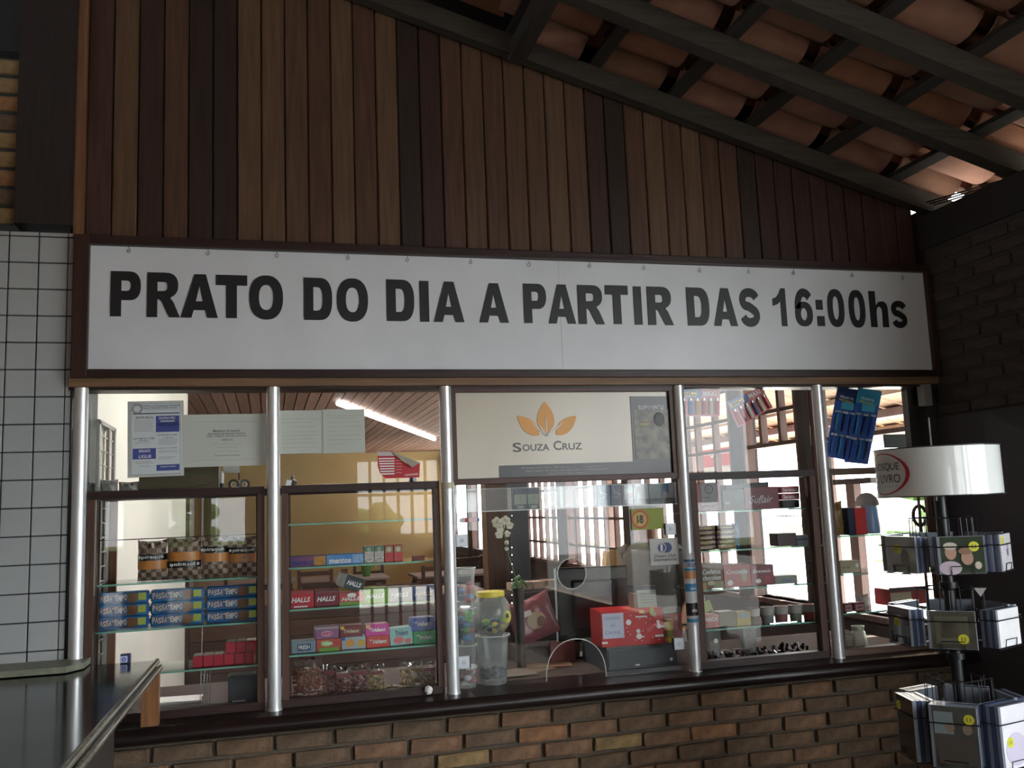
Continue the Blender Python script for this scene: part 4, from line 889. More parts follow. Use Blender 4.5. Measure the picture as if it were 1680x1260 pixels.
for (a_, b_, cb, ct, lab, kind_) in [(842, 862, (.015, .02, .06), (.38, .42, .28), 'navy and pale green cigarette pack, left one of the pair', 'g'), (864, 884, (.015, .02, .06), (.38, .42, .28), 'navy and pale green cigarette pack, right one of the pair', 'g'),
        (978, 999, (.02, .07, .22), (.02, .07, .22), 'blue cigarette pack with white zigzag, left one of the pair', 'b'), (1000, 1021, (.02, .07, .22), (.02, .07, .22), 'blue cigarette pack with white zigzag, right one of the pair', 'b'),
        (1022, 1040, (.02, .03, .05), (.62, .62, .6), 'white cigarette pack with red square in the acrylic rack', 'r'), (1042, 1062, (.6, .6, .58), (.6, .6, .58), 'white cigarette pack with red crest in the acrylic rack', 'c'),
        (1063, 1084, (.5, .53, .55), (.56, .58, .58), 'plain pale cigarette pack in the acrylic rack', 'p'), (1085, 1107, (.55, .57, .6), (.56, .58, .6), 'pale cigarette pack with blue ribbon at the right end of the rack', 's')]:
    u0, u1 = ax(a_, 812, .08), ax(b_, 812, .08); h = (zt-zb)*.96
    t = pk('cigarette_pack', lab, 'pack', u0+.001, u1-.001, zb, h, M('ciga_%s' % kind_, cb, .35), .024, .066, group='cigarette packs')
    if kind_ == 'g': blk(t, 0, 1, .24, .70, M('ciga_pale_green', ct, .4)); oval(t, .5, .55, .004, .004, CM('deep_green', (.06, .17, .09))); blk(t, .25, .75, .04, .18, CM('grey_green', (.3, .36, .28)))
    if kind_ == 'b': MB().tube([(-.018, -.0126, h*.75), (-.006, -.0126, h*.62), (.004, -.0126, h*.60), (.016, -.0126, h*.52)], .0012, 4).build('white_zigzag', WHITEP, t); MB().tube([(-.018, -.0126, h*.42), (0, -.0126, h*.40), (.006, -.0126, h*.5)], .0012, 4).build('white_zigzag', WHITEP, t); MB().tube([(-.016, -.0126, h*.95), (-.012, -.0126, h*.55)], .0012, 4).build('white_zigzag', WHITEP, t)
    if kind_ in 'rcps': blk(t, 0, 1, 0, .28, DGREY, 'warning_band'); blk(t, .25, .75, .08, .16, M('greyish_print', (.3, .32, .32), .5))
    if kind_ == 'r': blk(t, 0, 1, .28, .82, WHITEP); blk(t, .25, .78, .36, .60, REDP, 'red_square', .001)
    if kind_ == 'c': oval(t, .2, .75, .008, .012, M('faded_red', (.4, .1, .1), .5))
    if kind_ == 's': blk(t, .0, .45, .62, .98, CM('ribbon_blue', (.03, .22, .48)), 'ribbon'); MB().prism([(-.0185, h*.62), (-.003, h*.62), (-.003, h*.46)], -.0128, -.0122).build('ribbon', CM('ribbon_blue'), t)
# stickers and cards
def card(name, label, cat, a_, b_, c_, d_, m, y=.022, rot=0):
    p0, p1 = at(a_, d_, y=y), at(b_, c_, y=y); t = thing(name, label, cat, (p0.x, y, p0.z), (0, math.radians(rot), 0)); t['W'] = p1.x-p0.x; t['H'] = p1.z-p0.z
    MB().box(0, t['W'], 0, .0015, 0, t['H'], bev=.0004, seg=1).build('card_sheet', m, t); return t
def ring(t, cx, cz, r0_, r1_, m, y=-.0008, sx=1, sz=1, name='printed_ring', n=28):
    b = MB(); P = lambda r, k: (cx+r*sx*math.cos(2*PI*k/n), y, cz+r*sz*math.sin(2*PI*k/n))
    for k in range(n):
        if r0_ > 0: b.quad(P(r0_, k), P(r1_, k), P(r1_, k+1), P(r0_, k+1))
    if r0_ <= 0: b.b.faces.new([b.b.verts.new(P(r1_, k)) for k in range(n)])
    return b.build(name, m, t)
t = card('age_sign', 'lime green card with a crossed-out 18 in a red ring on the cash window', 'sign', 1037, 1088, 833, 870, M('lime_card', (.30, .38, .04), .5), rot=0); W_, H_ = t['W'], t['H']
ring(t, W_*.26, H_*.5, 0, H_*.42, M('yellow_disc', (.62, .5, .12), .5), -.0006); ring(t, W_*.26, H_*.5, H_*.34, H_*.44, M('ring_orange_red', (.6, .10, .04), .5), -.0012)
text('18', W_*.16, H_*.30, -.002, W_*.20, H_*.40, INK, t, bold=.03); MB().tube([(W_*.14, -.0012, H_*.28), (W_*.38, -.0012, H_*.72)], .0014, 4).build('slash', MATS['ring_orange_red'], t)
t = card('club_card_sticker', 'white card sign with a navy and white round emblem on the cash window', 'sticker', 1068, 1112, 882, 928, M('sticker_white', (.66, .70, .68), .5), rot=0); W_, H_ = t['W'], t['H']
NV = M('sticker_navy', (.02, .05, .22), .4)
ring(t, W_*.60, H_*.65, 0, H_*.19, NV, -.0008, 1.05); MB().box(W_*.42, W_*.62, -.0009, 0, H_*.46, H_*.84).build('emblem_bar', NV, t); ring(t, W_*.40, H_*.65, 0, H_*.20, M('emblem_pale', (.5, .56, .6), .4), -.0014); ring(t, W_*.40, H_*.65, 0, H_*.155, NV, -.0018)
MB().box(W_*.36, W_*.44, -.0024, -.0019, H_*.52, H_*.78).build('emblem_bar', WHITEP, t)
text('Diners Club', W_*.13, H_*.28, -.001, W_*.76, H_*.12, INK, t, shear=.2); text('International', W_*.10, H_*.15, -.001, W_*.82, H_*.11, INK, t, shear=.2)
# sticker strip wrapped on the fourth post
t = thing('card_sticker_strip', 'strip of payment card stickers wrapped round the fourth post', 'sticker', (PX[3], -.012, 0))
def wrap(z0_, z1_, m, n, r=.0252): MB().lathe([(r, z0_), (r, z1_)], (0, 0, 0), 20, a0=PI*1.02, a1=PI*1.98).build(n, m, t, smooth=True)
zp = lambda py: at(1128, py, y=-.035).z
wrap(zp(1026), zp(908), M('strip_white', (.66, .70, .72), .35), 'strip')
for a_, b_, c in [(922, 918, (.05, .22, .36)), (937, 933, (.04, .30, .50)), (950, 937.5, (.60, .28, .10)), (971, 958, (.05, .28, .52)), (1022, 1016, (.04, .30, .50))]: wrap(zp(a_), zp(b_), M('strip_%d' % a_, c, .4), 'colour_band', .0256)
text('VISA', -.018, zp(931), -.0262, .036, .019, M('strip_ink', (.03, .12, .3), .4), t, shear=.2, bold=.02)
wrap(zp(1011), zp(990), BLK, 'black_label', .0258); text('elo', -.011, zp(1005), -.0265, .022, .016, WHITEP, t, bold=.02); text('HIPER', -.014, zp(968), -.0266, .028, .008, WHITEP, t)
# candy stuck on the glass
p = at(772, 853, y=.02); t = thing('candy_bar', 'small red and blue wrapped candy behind the top left of the cash window', 'candy', (p.x, .036, p.z-.01))
MB().box(-.032, .032, 0, .012, 0, .020, bev=.004).build('wrapper', M('candy_red', (.35, .05, .06), .3, var=.4, vs=80), t, smooth=True)
for s in (-1, 1): MB().box(s*.033-.008, s*.033+.008, .001, .009, .001, .017, bev=.002).build('wrapper_end', BLUEP, t)
# tub stack at left
def tub(name, label, px0, px1, pyt, pyb, y, candies, ztop=None, zbot=None, lid=True, taper=.9, grp=None):
    z0 = zbot if zbot is not None else az((px0+px1)/2, pyb, y); z1 = az((px0+px1)/2, pyt, y); x0, x1 = ax(px0, (pyt+pyb)/2, y), ax(px1, (pyt+pyb)/2, y); r = (x1-x0)/2; h = z1-z0
    t = thing(name, label, 'tub', ((x0+x1)/2, y+r, z0), group=grp)
    MB().lathe([(.001, .002), (r*taper*.96, .002), (r*.97, h-.008), (r*1.08, h-.008), (r*1.08, h-.001), (r*.99, h-.001)], n=32).build('tub_wall', CLEARP, t, smooth=True)
    MB().lathe([(r*1.0, h-.0035), (r*1.09, h-.0035), (r*1.09, h), (r*1.0, h), (r*1.0, h-.0035)], n=32).build('rim', M('rim_plastic', (.62, .64, .62), .3, alpha=.85), t, smooth=True)
    if candies:
        rd = random.Random(len(label)); n_, cols_, top = candies
        for ci, c in enumerate(cols_):
            b = MB()
            for k in range(max(3, n_//len(cols_)//3)):
                a = rd.uniform(0, 2*PI); rr = r*.62*math.sqrt(rd.random()); zz = rd.uniform(.14, top)*h; b.sphere((rr*math.cos(a), rr*math.sin(a), zz), rd.uniform(.013, .018), (1.1, 1, .7), 8, 5)
            b.build('candies', M('candy_%s' % c[0], c[1], .35), t, smooth=True, kind='stuff')
    return t, r, h
cB, cR, cG, cP, cK, cW = ('blue', (.05, .2, .45)), ('red', (.5, .04, .05)), ('green', (.12, .42, .08)), ('pink', (.6, .12, .2)), ('dark', (.03, .04, .05)), ('white', (.6, .6, .6))
zz0 = CZ0
tub('candy_tub', 'bottom tub of the stack, with pink and white sweets', 751, 786, 1059, 1126, .045, (70, [cP, cR, cW], .55), zbot=CZ0, grp='stacked clear candy tubs')
z1_ = az(768, 1059, .045)
tub('candy_tub', 'middle tub of the stack, with green and blue wrapped sweets', 751, 784, 998, 1058, .045, (90, [cG, cB, cB, cR], .9), zbot=z1_+.0005, grp='stacked clear candy tubs')
z2_ = az(768, 998, .045)
tub('candy_tub', 'top tub of the stack, half filled with red and blue sweets', 750, 783, 932, 997, .045, (80, [cR, cB, cR], .58), zbot=z2_+.0005, grp='stacked clear candy tubs')
t1, r1, h1 = tub('clear_bucket', 'clear plastic bucket holding dark sweets under the round jar', 787, 842, 1044, 1122, .05, (60, [cK, cK], .28), zbot=CZ0, taper=.82)
# round jar with yellow lid
zj = az(815, 1044, .05)+.0005; zt_ = az(817, 972, .05); xj = ax(816, 1008, .05)
hj = zt_-zj; t = thing('candy_jar', 'round fish-bowl candy jar with a yellow lid standing on the clear bucket', 'jar', (t1.location.x, t1.location.y, zj)); rj = (ax(849, 1010, .05)-ax(783, 1010, .05))/2
MB().lathe([(.001, .001), (rj*.55, .001), (rj*.9, hj*.22), (rj, hj*.45), (rj*.93, hj*.68), (rj*.72, hj*.84), (rj*.66, hj*.88)], n=36).build('bowl', CLEARP, t, smooth=True)
MB().lathe([(.001, hj), (rj*.70, hj), (rj*.70, hj*.885), (rj*.62, hj*.885)], n=36).build('lid', M('yellow_lid', (.62, .52, .06), .35), t, smooth=True)
rd = random.Random(5)
for nm, c in (cG, cR, ('yellow', (.6, .5, .05)), cK):
    b = MB()
    for k in range(9):
        a = rd.uniform(0, 2*PI); rr = rj*.6*math.sqrt(rd.random()); b.sphere((rr*math.cos(a), rr*math.sin(a), rd.uniform(.1, .34)*hj), .011, (1.2, 1, .9), 7, 5)
    b.build('candies', M('candy_'+nm, c, .35), t, smooth=True, kind='stuff')
MB().sphere((rj*.62, -rj*.72, hj*.42), .022, (.8, .25, 1.15), 14, 8).build('jar_label', M('jar_label_yellow', (.62, .58, .08), .45), t); MB().sphere((rj*.62, -rj*.82, hj*.45), .009, (.8, .3, 1.1), 10, 6).build('label_mark', DGREY, t)
# snack packet leaning
p = at(888, 1030, y=.5); t = thing('chip_packet', 'pink and red crisp packet leaning behind the cash window', 'packet', (p.x, .53, CZ0+.10), (math.radians(-12), math.radians(-14), .2))
cp = pillow(.24, .20, .06, M('packet_pink', (.24, .075, .085), .3, var=.35, vs=14), 'packet', t, crumple=.006, seed=11, nx=14, nz=14)
MB().sphere((.0, -.03, .085), .05, (1, .12, .8), 16, 8).build('round_picture', M('packet_cream', (.34, .25, .16), .4), t); MB().sphere((.02, -.034, .075), .026, (1, .12, .9), 16, 8).build('inner_picture', M('packet_tan', (.18, .09, .06), .5), t)
MB().box(-.09, -.01, -.033, -.030, .115, .14, bev=.001).build('packet_band', M('packet_white', (.5, .45, .42), .5), t)
t = thing('packet_stand', 'dark box carrying the pink crisp packet', 'box', (p.x, .57, CZ0)); MB().box(-.11, .13, -.09, .10, 0, .07, bev=.004).build('box_body', M('dark_box', (.03, .022, .02), .6), t)
p0, p1 = at(840, 972, y=.76), at(930, 960, y=.76); t = thing('book_row', 'row of pale books lying on a dark ledge behind the crisp packet', 'books', (p0.x, .77, p0.z+.006))
for k in range(5): MB().box(.002+k*(p1.x-p0.x)/5, (k+.92)*(p1.x-p0.x)/5, 0, .1, 0, .034+.002*(k % 2)).build('book', M('book_tan_%d' % (k % 2), ((.36, .26, .2), (.28, .19, .14))[k % 2], .6), t, rot=(0, math.radians(-1), 0))
t = thing('low_cabinet', 'dark brown low cabinet behind the cash counter', 'cabinet', (1.25, .84, 0)); MB().box(-.36, .22, -.11, .14, 0, p0.z-.001, bev=.004).build('carcass', M('dark_cabinet_wood', (.035, .022, .018), .5), t)
MB().box(-.34, -.12, -.118, -.11, .1, p0.z-.03).build('door', M('dark_cabinet_door', (.045, .028, .02), .5), t); MB().box(-.11, .10, -.118, -.11, .1, p0.z-.03).build('door', M('dark_cabinet_door', (.045, .028, .02), .5), t)
# orchid
p = at(850, 965, y=.42); t = thing('orchid', 'white orchid on a tall thin green stem with strap leaves behind the cash window', 'plant', (p.x, .42, p.z))
GRN = M('orchid_green', (.07, .15, .05), .5)
q = [at(px, py, y=.42)-Vector(p) for px, py in [(850, 962), (842, 935), (834, 910), (829, 885), (826, 862), (818, 852)]]
MB().tube([(v.x, 0, v.z) for v in q], .0022, 6).build('stem', GRN, t)
OW = M('orchid_white', (.62, .60, .50), .6); rd = random.Random(3)
def flower(px, py, s, m=OW):
    v = at(px, py, y=.42)-Vector(p); b = MB()
    for k in range(5): a = k*2*PI/5+.3; b.sphere((v.x+math.cos(a)*s*.6, rd.uniform(-.004, .004), v.z+math.sin(a)*s*.6), s*.55, (1, .25, 1), 8, 6)
    b.sphere((v.x, -.004, v.z), s*.25, seg=8, ring=5); b.build('flower', m, t, smooth=True)
for f_ in [(815, 857, .022), (829, 854, .02), (821, 866, .02), (836, 862, .016), (819, 877, .017), (832, 876, .014), (831, 890, .010), (831, 900, .009)]: flower(*f_)
for pts in ([(850, 965), (856, 953), (863, 958), (866, 966)], [(850, 965), (844, 957), (840, 966)], [(850, 964), (846, 950), (853, 945)]):
    vs = [at(a_, b_, y=.42)-Vector(p) for a_, b_ in pts]; MB().tube([(v.x, 0, v.z) for v in vs], [.007, .010, .008, .003][:len(vs)], 6).build('leaf', GRN, t, smooth=True)
t = thing('orchid_pot', 'small dark pot with the orchid', 'pot', (p.x, .42, CZ0+.0)); MB().lathe([(.001, 0), (.018, 0), (.026, p.z-CZ0), (.02, p.z-CZ0), (.001, p.z-CZ0-.01)], n=20).build('pot_body', M('dark_pot', (.015, .012, .010), .5), t, smooth=True)
t = thing('led_string', 'string of tiny white lights hanging behind the orchid', 'light string', (ax(839.5, 900, .5), .5, 1.0))
x_ = 0; MB().tube([(0, 0, .0), (0, 0, .62)], .001, 4).build('cable', BLK, t)
for py in (846, 898, 910.5, 925.5, 938.5, 951, 964, 976, 989): v = at(839.5, py, y=.5); MB().sphere((v.x-t.location.x, -.004, v.z-1.0), .0022, seg=8, ring=6).build('bulb', M('tiny_bulb', (1, 1, 1), .5, emit=2.5), t)
# post inside
t = thing('inner_post', 'broad dark brown square post standing inside behind the cash window', 'post', (1.193, 1.26, 0)); MB().box(-.06, .06, -.06, .06, 0, CZ, bev=.006).build('post', wood('inner_post_wood', (.085, .042, .026), .5), t)
t = thing('speaker_tower', 'tall slim black cabinet behind the orchid', 'speaker', (ax(852, 900, 1.6), 1.7, 0)); MB().box(-.08, .07, -.08, .08, 0, 1.86, bev=.006).build('cabinet_body', BLK, t)
# monitor
p = at(985, 1040, y=.42); t = thing('monitor', 'back of a large black computer monitor on the cash counter', 'monitor', (p.x+.02, .56, CZ0), (0, 0, math.radians(-10)))
MP = M('monitor_plastic', (.006, .008, .011), .22); hm_ = az(985, 932, .42)-CZ0
MB().box(-.17, .17, -.018, .018, .07, hm_, bev=.008).build('housing', MP, t); MB().box(-.10, .10, -.04, -.018, .12, hm_-.06, bev=.01).build('rear_bulge', MP, t)
MB().cyl((0, 0, .01), (0, 0, .14), .022, n=14).build('neck', MP, t); MB().box(-.10, .10, -.07, .07, 0, .012, bev=.004).build('foot', MP, t)
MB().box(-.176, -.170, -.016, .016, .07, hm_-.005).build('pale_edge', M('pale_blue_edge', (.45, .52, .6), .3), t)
p = at(1035, 1000, y=.50); t = thing('document_holder', 'grey panel leaning right of the monitor', 'panel', (p.x+.05, .60, CZ0)); MB().box(-.02, .12, 0, .01, 0, .30).build('panel_sheet', M('grey_blue_panel', (.12, .12, .16), .4), t)
for s in ((-.024, -.018), (.118, .124)): MB().box(s[0], s[1], -.004, .012, 0, .306).build('panel_frame', MP, t)
MB().box(-.024, .124, -.004, .012, .30, .306).build('panel_frame', MP, t)
p = at(1010, 936, y=.45); t = thing('tan_carton', 'small tan and white wedge carton on top of the monitor', 'carton', (p.x+.02, .54, CZ0+hm_+.0005)); MB().prism([(-.045, 0), (.05, 0), (.022, .072), (-.034, .072)], -.03, .03).build('carton_body', M('tan_card', (.45, .26, .09), .6), t)
MB().prism([(.010, 0), (.051, 0), (.023, .073), (.010, .073)], -.031, -.029).build('white_side', M('cream_card', (.50, .46, .36), .6), t)
x_ = ax(917, 937, .45)
# cash drawer with red christmas carton
xa, xb = ax(998, 1080, .13), ax(1114, 1080, .13); zt_ = az(1055, 1059, .13)
t = thing('cash_drawer', 'dark slate metal cash drawer beside the arched opening', 'cash drawer', ((xa+xb)/2, .31, CZ0)); W2 = (xb-xa)/2; HD = zt_-CZ0
MB().box(-W2, W2, -.16, .16, 0, HD, bev=.004).build('housing', M('slate_metal', (.045, .055, .065), .35), t); MB().box(-W2+.006, W2-.006, -.164, -.158, .012, HD-.012, bev=.002).build('drawer_front', M('slate_metal'  , (.045, .055, .065)), t)
MB().box(-.035, -.015, -.168, -.162, .015, .02).build('label', WHITEP, t); MB().cyl((W2-.03, -.168, .03), (W2-.03, -.158, .03), .007, n=12).build('lock', ALU, t)
XM = M('christmas_red', (.50, .015, .02), .4)
xa, xb = ax(990, 1030, .14), ax(1089, 1030, .14); zc = az(1040, 1001, .14)
t = pk('gift_carton', 'red Christmas carton with white snowmen and a pale note taped on it', 'carton', xa, xb, CZ0+HD+.0005, zc-CZ0-HD, XM, .17, .14, rot=-4)
w2, d, h = t['_w'], t['_d'], t['_h']
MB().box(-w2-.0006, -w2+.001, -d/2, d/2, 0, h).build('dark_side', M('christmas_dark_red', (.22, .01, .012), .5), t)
blk(t, .02, .36, .24, .94, M('pale_note', (.60, .64, .78), .7), 'note', .0015)
for k, s in enumerate(['CAFEZINHO', 'NO', 'CAIXA']): text(s, -w2+w2*2*(.05 if k != 1 else .15), h*(.76-.2*k), -d/2-.0022, w2*(.5 if k != 1 else .14), h*.09, M('blue_pen', (.25, .32, .6), .6), t)
def spot(u, v, ru, rv, m=WHITEP, n='printed_spot'): return oval(t, u, v, ru, rv, m, n, .0009)
for u, v, s in [(.60, .25, 1), (.93, .50, .85)]:
    spot(u, v, .012*s, .012*s, n='snowman_body'); spot(u-.01, v+.15*s, .009*s, .009*s, n='snowman_head'); spot(u-.015, v+.24*s, .010*s, .003*s, REDP, 'hat'); spot(u+.06, v-.02, .008*s, .003, n='arm')
spot(.44, .66, .012, .012); spot(.83, .93, .010, .02, CM('lime', (.35, .45, .05))); blk(t, .56, .74, .78, .82, WHITEP); blk(t, .86, 1.0, .2, .26, WHITEP); blk(t, .0, .09, .1, .16, WHITEP); blk(t, .62, .70, .88, .98, M('gold_print', (.6, .4, .1), .4))
for k in range(6):
    a = k*PI/3; cx, cz = -w2+2*w2*.76, h*.42; MB().tube([(cx, -d/2-.0012, cz), (cx+.013*math.cos(a), -d/2-.0012, cz+.013*math.sin(a))], .0007, 4).build('snowflake', M('pink_print', (.6, .3, .3), .5), t)
    cx, cz = -w2+2*w2*.87, h*.82; MB().tube([(cx, -d/2-.0012, cz), (cx+.012*math.cos(a), -d/2-.0012, cz+.012*math.sin(a))], .0008, 4).build('snowflake', WHITEP, t)
rd = random.Random(9)
for k in range(16): spot(rd.uniform(.4, .98), rd.uniform(.05, .97), .0022, .0022)
ztop = CZ0+HD+h+.001
t = pk('paper_cup_box', 'brown clear-lidded box on the red carton', 'box', ax(1040, 990, .2), ax(1058, 990, .2), ztop, .06, M('brown_clear', (.16, .10, .08), .4), .06, .2)
t = thing('leaflet', 'pale green and white leaflet leaning on the red carton', 'leaflet', (ax(1064, 990, .18), .19, ztop), (math.radians(-8), 0, 0)); MB().box(-.045, .045, 0, .0015, 0, .075).build('leaflet_sheet', M('pale_mint', (.45, .55, .50), .6), t)
for k in range(4): MB().box(-.03, .03, -.0007, 0, .02+.012*k, .023+.012*k).build('print_line', INKF, t)
t = pk('yellow_tin', 'yellow tin standing right of the red carton on the cash drawer', 'tin', 0, 1, 0, 1, YEL, 1, 1) if False else thing('yellow_tin', 'yellow tin standing right of the red carton on the cash drawer', 'tin', (ax(1100, 1030, .15), .17, CZ0+HD+.0005))
MB().lathe([(.001, 0), (.0195, 0), (.0195, .082), (.015, .09), (.001, .09)], n=24).build('tin_body', M('tin_yellow', (.60, .50, .04), .35), t, smooth=True); MB().lathe([(.0198, .02), (.0198, .05)], n=24).build('tin_label', M('tin_olive', (.30, .28, .03), .4), t, smooth=True); MB().lathe([(.001, .091), (.0165, .091), (.0165, .098), (.001, .098)], n=24).build('tin_lid', M('tin_lid_cream', (.55, .55, .45), .4), t, smooth=True)
t = pk('red_tray', 'red and clear tray behind the yellow tin', 'tray', ax(1084, 1000, .24), ax(1118, 1000, .24), CZ0+HD, .11, M('tray_red', (.28, .04, .03), .4), .05, .24)
MB().box(-t['_w'], t['_w'], -.02, .02, .111, .135).build('clear_top', CLEARP, t)
# papers lying on the counter
for i, (px, py, r_, c, lb) in enumerate([(870, 1098, .3, (.14, .09, .06), 'brown printed sheet lying behind the cash pane'), (900, 1090, -.2, (.2, .12, .07), 'orange-brown magazine lying by the arched opening'), (838, 1106, .1, (.17, .14, .11), 'greyish sheet lying by the clear bucket')]):
    p = at(px, py, z=CZ0+.003); t = thing('counter_sheet', lb, 'paper', (p.x, p.y, CZ0+.0005+.0022*i), (0, 0, r_)); MB().box(-.10, .10, -.07, .07, 0, .002).build('paper_sheet', M('counter_sheet_%d' % i, c, .4, var=.3, vs=14), t)
p = at(915, 1062, y=.5); t = thing('red_folder', 'dark red folder behind the arched opening', 'folder', (ax(925, 1075, .45), .47, CZ0)); MB().box(-.06, .06, -.01, .01, 0, .09, bev=.002).build('folder_body', M('folder_red', (.12, .02, .015), .5), t)

# ---- cashier, mostly hidden behind the cards on the glass
t = thing('person', 'person in a loose grey shirt behind the cash window, face hidden by the lime card', 'person', (1.97, .98, 0), (0, 0, math.radians(-35)))
def skin(name, joints, edges, mat, parent, lv=2):
    me = bpy.data.meshes.new(name); me.from_pydata([j[0] for j in joints], edges, []); o = bpy.data.objects.new(name, me); COL.objects.link(o)
    sk = o.modifiers.new('s', 'SKIN'); ly = me.skin_vertices[0] if me.skin_vertices else None
    if ly is None:
        bpy.context.view_layer.objects.active = o; bm = bmesh.new(); bm.from_mesh(me); L_ = bm.verts.layers.skin.verify(); bm.to_mesh(me); bm.free(); ly = me.skin_vertices[0]
    for k, j in enumerate(joints): ly.data[k].radius = j[1] if isinstance(j[1], tuple) else (j[1], j[1])
    ly.data[0].use_root = True
    ss = o.modifiers.new('u', 'SUBSURF'); ss.levels = lv; ss.render_levels = lv
    dg = bpy.context.evaluated_depsgraph_get(); m2 = bpy.data.meshes.new_from_object(o.evaluated_get(dg)); bpy.data.objects.remove(o)
    m2.materials.clear(); m2.materials.append(mat); m2.polygons.foreach_set('use_smooth', [True]*len(m2.polygons)); m2.name = name
    return put(name, m2, parent)
SK = M('skin_brown', (.30, .16, .10), .55); SHT = M('grey_shirt_cloth', (.115, .11, .10), .85, var=.12, vs=9, bump=.3, bs=20); TRO = M('dark_trousers', (.03, .03, .04), .8)
J = [((0, 0, .88), (.13, .09)), ((0, 0, 1.08), (.12, .085)), ((0, .01, 1.25), (.14, .09)), ((0, .015, 1.345), .055), ((0, .0, 1.41), .048), ((0, -.01, 1.47), (.068, .078)), ((0, -.012, 1.545), (.07, .082)),
     ((-.16, .01, 1.30), .052), ((-.20, .02, 1.08), .040), ((-.19, -.14, .97), .030), ((-.17, -.20, .955), .022), ((.16, .01, 1.30), .052), ((.20, .02, 1.08), .040), ((.19, -.14, .97), .030), ((.17, -.20, .955), .022),
     ((-.085, 0, .80), .085), ((-.09, -.01, .46), .055), ((-.09, .02, .09), .038), ((-.09, -.12, .04), .035), ((.085, 0, .80), .085), ((.09, -.01, .46), .055), ((.09, .02, .09), .038), ((.09, -.12, .04), .035)]
Ed = [(0, 1), (1, 2), (2, 3), (3, 4), (4, 5), (5, 6), (2, 7), (7, 8), (8, 9), (9, 10), (2, 11), (11, 12), (12, 13), (13, 14), (0, 15), (15, 16), (16, 17), (17, 18), (0, 19), (19, 20), (20, 21), (21, 22)]
skin('body', J, Ed, SK, t)
for s in (-1, 1):
    for k in range(5):
        a = (k-1.5)*.018; base = Vector((s*.17+a*.8, -.215, .953)) if k < 4 else Vector((s*.17-s*.022, -.20, .953))
        ln = (.052, .062, .058, .046, .04)[k]; d1 = Vector((a*.3, -1, -.15)) if k < 4 else Vector((-s*.8, -.6, -.1)); d1.normalize()
        MB().tube([base, base+d1*ln*.5, base+d1*ln*.8+Vector((0, 0, -.006)), base+d1*ln+Vector((0, 0, -.014))], [.0088, .0082, .0072, .0055], 8).build('finger', SK, t, smooth=True)
MB().lathe([(.175, .78), (.165, .95), (.15, 1.1), (.165, 1.22), (.155, 1.31), (.10, 1.365), (.062, 1.385)], n=28, sy=.66).build('shirt', SHT, t, smooth=True)
for s in (-1, 1): MB().tube([(s*.105, .01, 1.325), (s*.155, .012, 1.29), (s*.195, .015, 1.19), (s*.212, .018, 1.06), (s*.212, .01, 1.02)], [.055, .066, .062, .062, .064], 14).build('sleeve', SHT, t, smooth=True)
MB().sphere((0, .008, 1.555), .092, (.86, 1.0, .86), 20, 14).build('hair', M('dark_grey_hair', (.06, .055, .05), .8, bump=.6, bs=120), t, smooth=True)
for s in (-1, 1): MB().sphere((s*.030, -.088, 1.515), .010, seg=10, ring=6).build('eye', M('eye_dark', (.05, .03, .02), .3), t); MB().sphere((s*.074, .0, 1.505), .016, (.4, .8, 1.2), 10, 8).build('ear', SK, t)
MB().sphere((0, -.095, 1.49), .013, (.8, 1, 1.3), 10, 8).build('nose', SK, t, smooth=True); MB().sphere((0, -.084, 1.455), .016, (1.3, .5, .35), 10, 6).build('mouth', M('lip', (.28, .10, .08), .5), t)
for s in (-1, 1): MB().tube([(s*.08, 0, .86), (s*.088, -.005, .6), (s*.09, .01, .1)], [.10, .085, .065], 14).build('trouser_leg', TRO, t, smooth=True)

# ================================================================== FOURTH AND FIFTH CABINET
def lab(px, py): return None
t = pk('chocolate_box', 'pink-red box with a white round-seal label, left end of top shelf, fourth cabinet', 'box', ax(1139.5, 815), ax(1183, 815), 1.538, az(1160, 792)-1.538, CM('dusty_red', (.28, .05, .06)), .08); blk(t, .25, .85, .22, .98, M('white_label_card', (.42, .40, .42), .5), 'label', .001)
w2, d, h = t['_w'], t['_d'], t['_h']; ring(t, -w2+2*w2*.55, h*.77, .017, .020, INK, -d/2-.0018); text('Ortega', -w2+.032, h*.45, -d/2-.0018, .04, .008, INK, t); text('Y', -w2+2*w2*.5, h*.72, -d/2-.0018, .008, .012, INK, t); pr(t, 'CHOCOLATE', .3, .8, .04, .14, WHITEP, y=-.0015)
t = pk('chocolate_box', 'dark grey-green box beside the round-seal box on the top shelf, fourth cabinet', 'box', ax(1186, 820), ax(1221, 820), 1.538, az(1200, 803)-1.538, CM('dark_olive', (.05, .06, .05)), .08); blk(t, .05, .98, .0, .28, M('olive_foot', (.13, .14, .10), .5)); pr(t, 'bis', .1, .3, .3, .42, CM('cream', (.6, .55, .4)))
t = pk('chocolate_box', 'maroon box with slanted script lettering on the top shelf, fourth cabinet', 'box', ax(1221.5, 820), ax(1278, 820), 1.538, az(1250, 799)-1.538, CM('maroon_box', (.20, .025, .04)), .08); pr(t, 'Suflair', .14, .82, .28, .62, WHITEP, .0, .4); MB().tube([(-.03, -.0412, .02), (.04, -.0412, .045)], .0006, 4).build('underline', WHITEP, t)
t = thing('flat_black_box', 'black flat box lying across the boxes on the top shelf, fourth cabinet', 'box', (ax(1227, 793), .16, az(1200, 802.5)+.001), (0, math.radians(-2), 0)); MB().box(-.105, .11, -.05, .05, 0, .022, bev=.003).build('lid_body', BLK, t)
for k in range(2): t = pk('bonbon_box', 'flat red and white box, %s of two at the right end of the top shelf' % ('lower', 'upper')[k], 'box', ax(1282, 815), ax(1312, 815), 1.575+.031*k, .030, CM('rosy_red', (.42, .06, .08)), .07); pr(t, 'Serenata', .1, .9, .2, .8, WHITEP, .02)
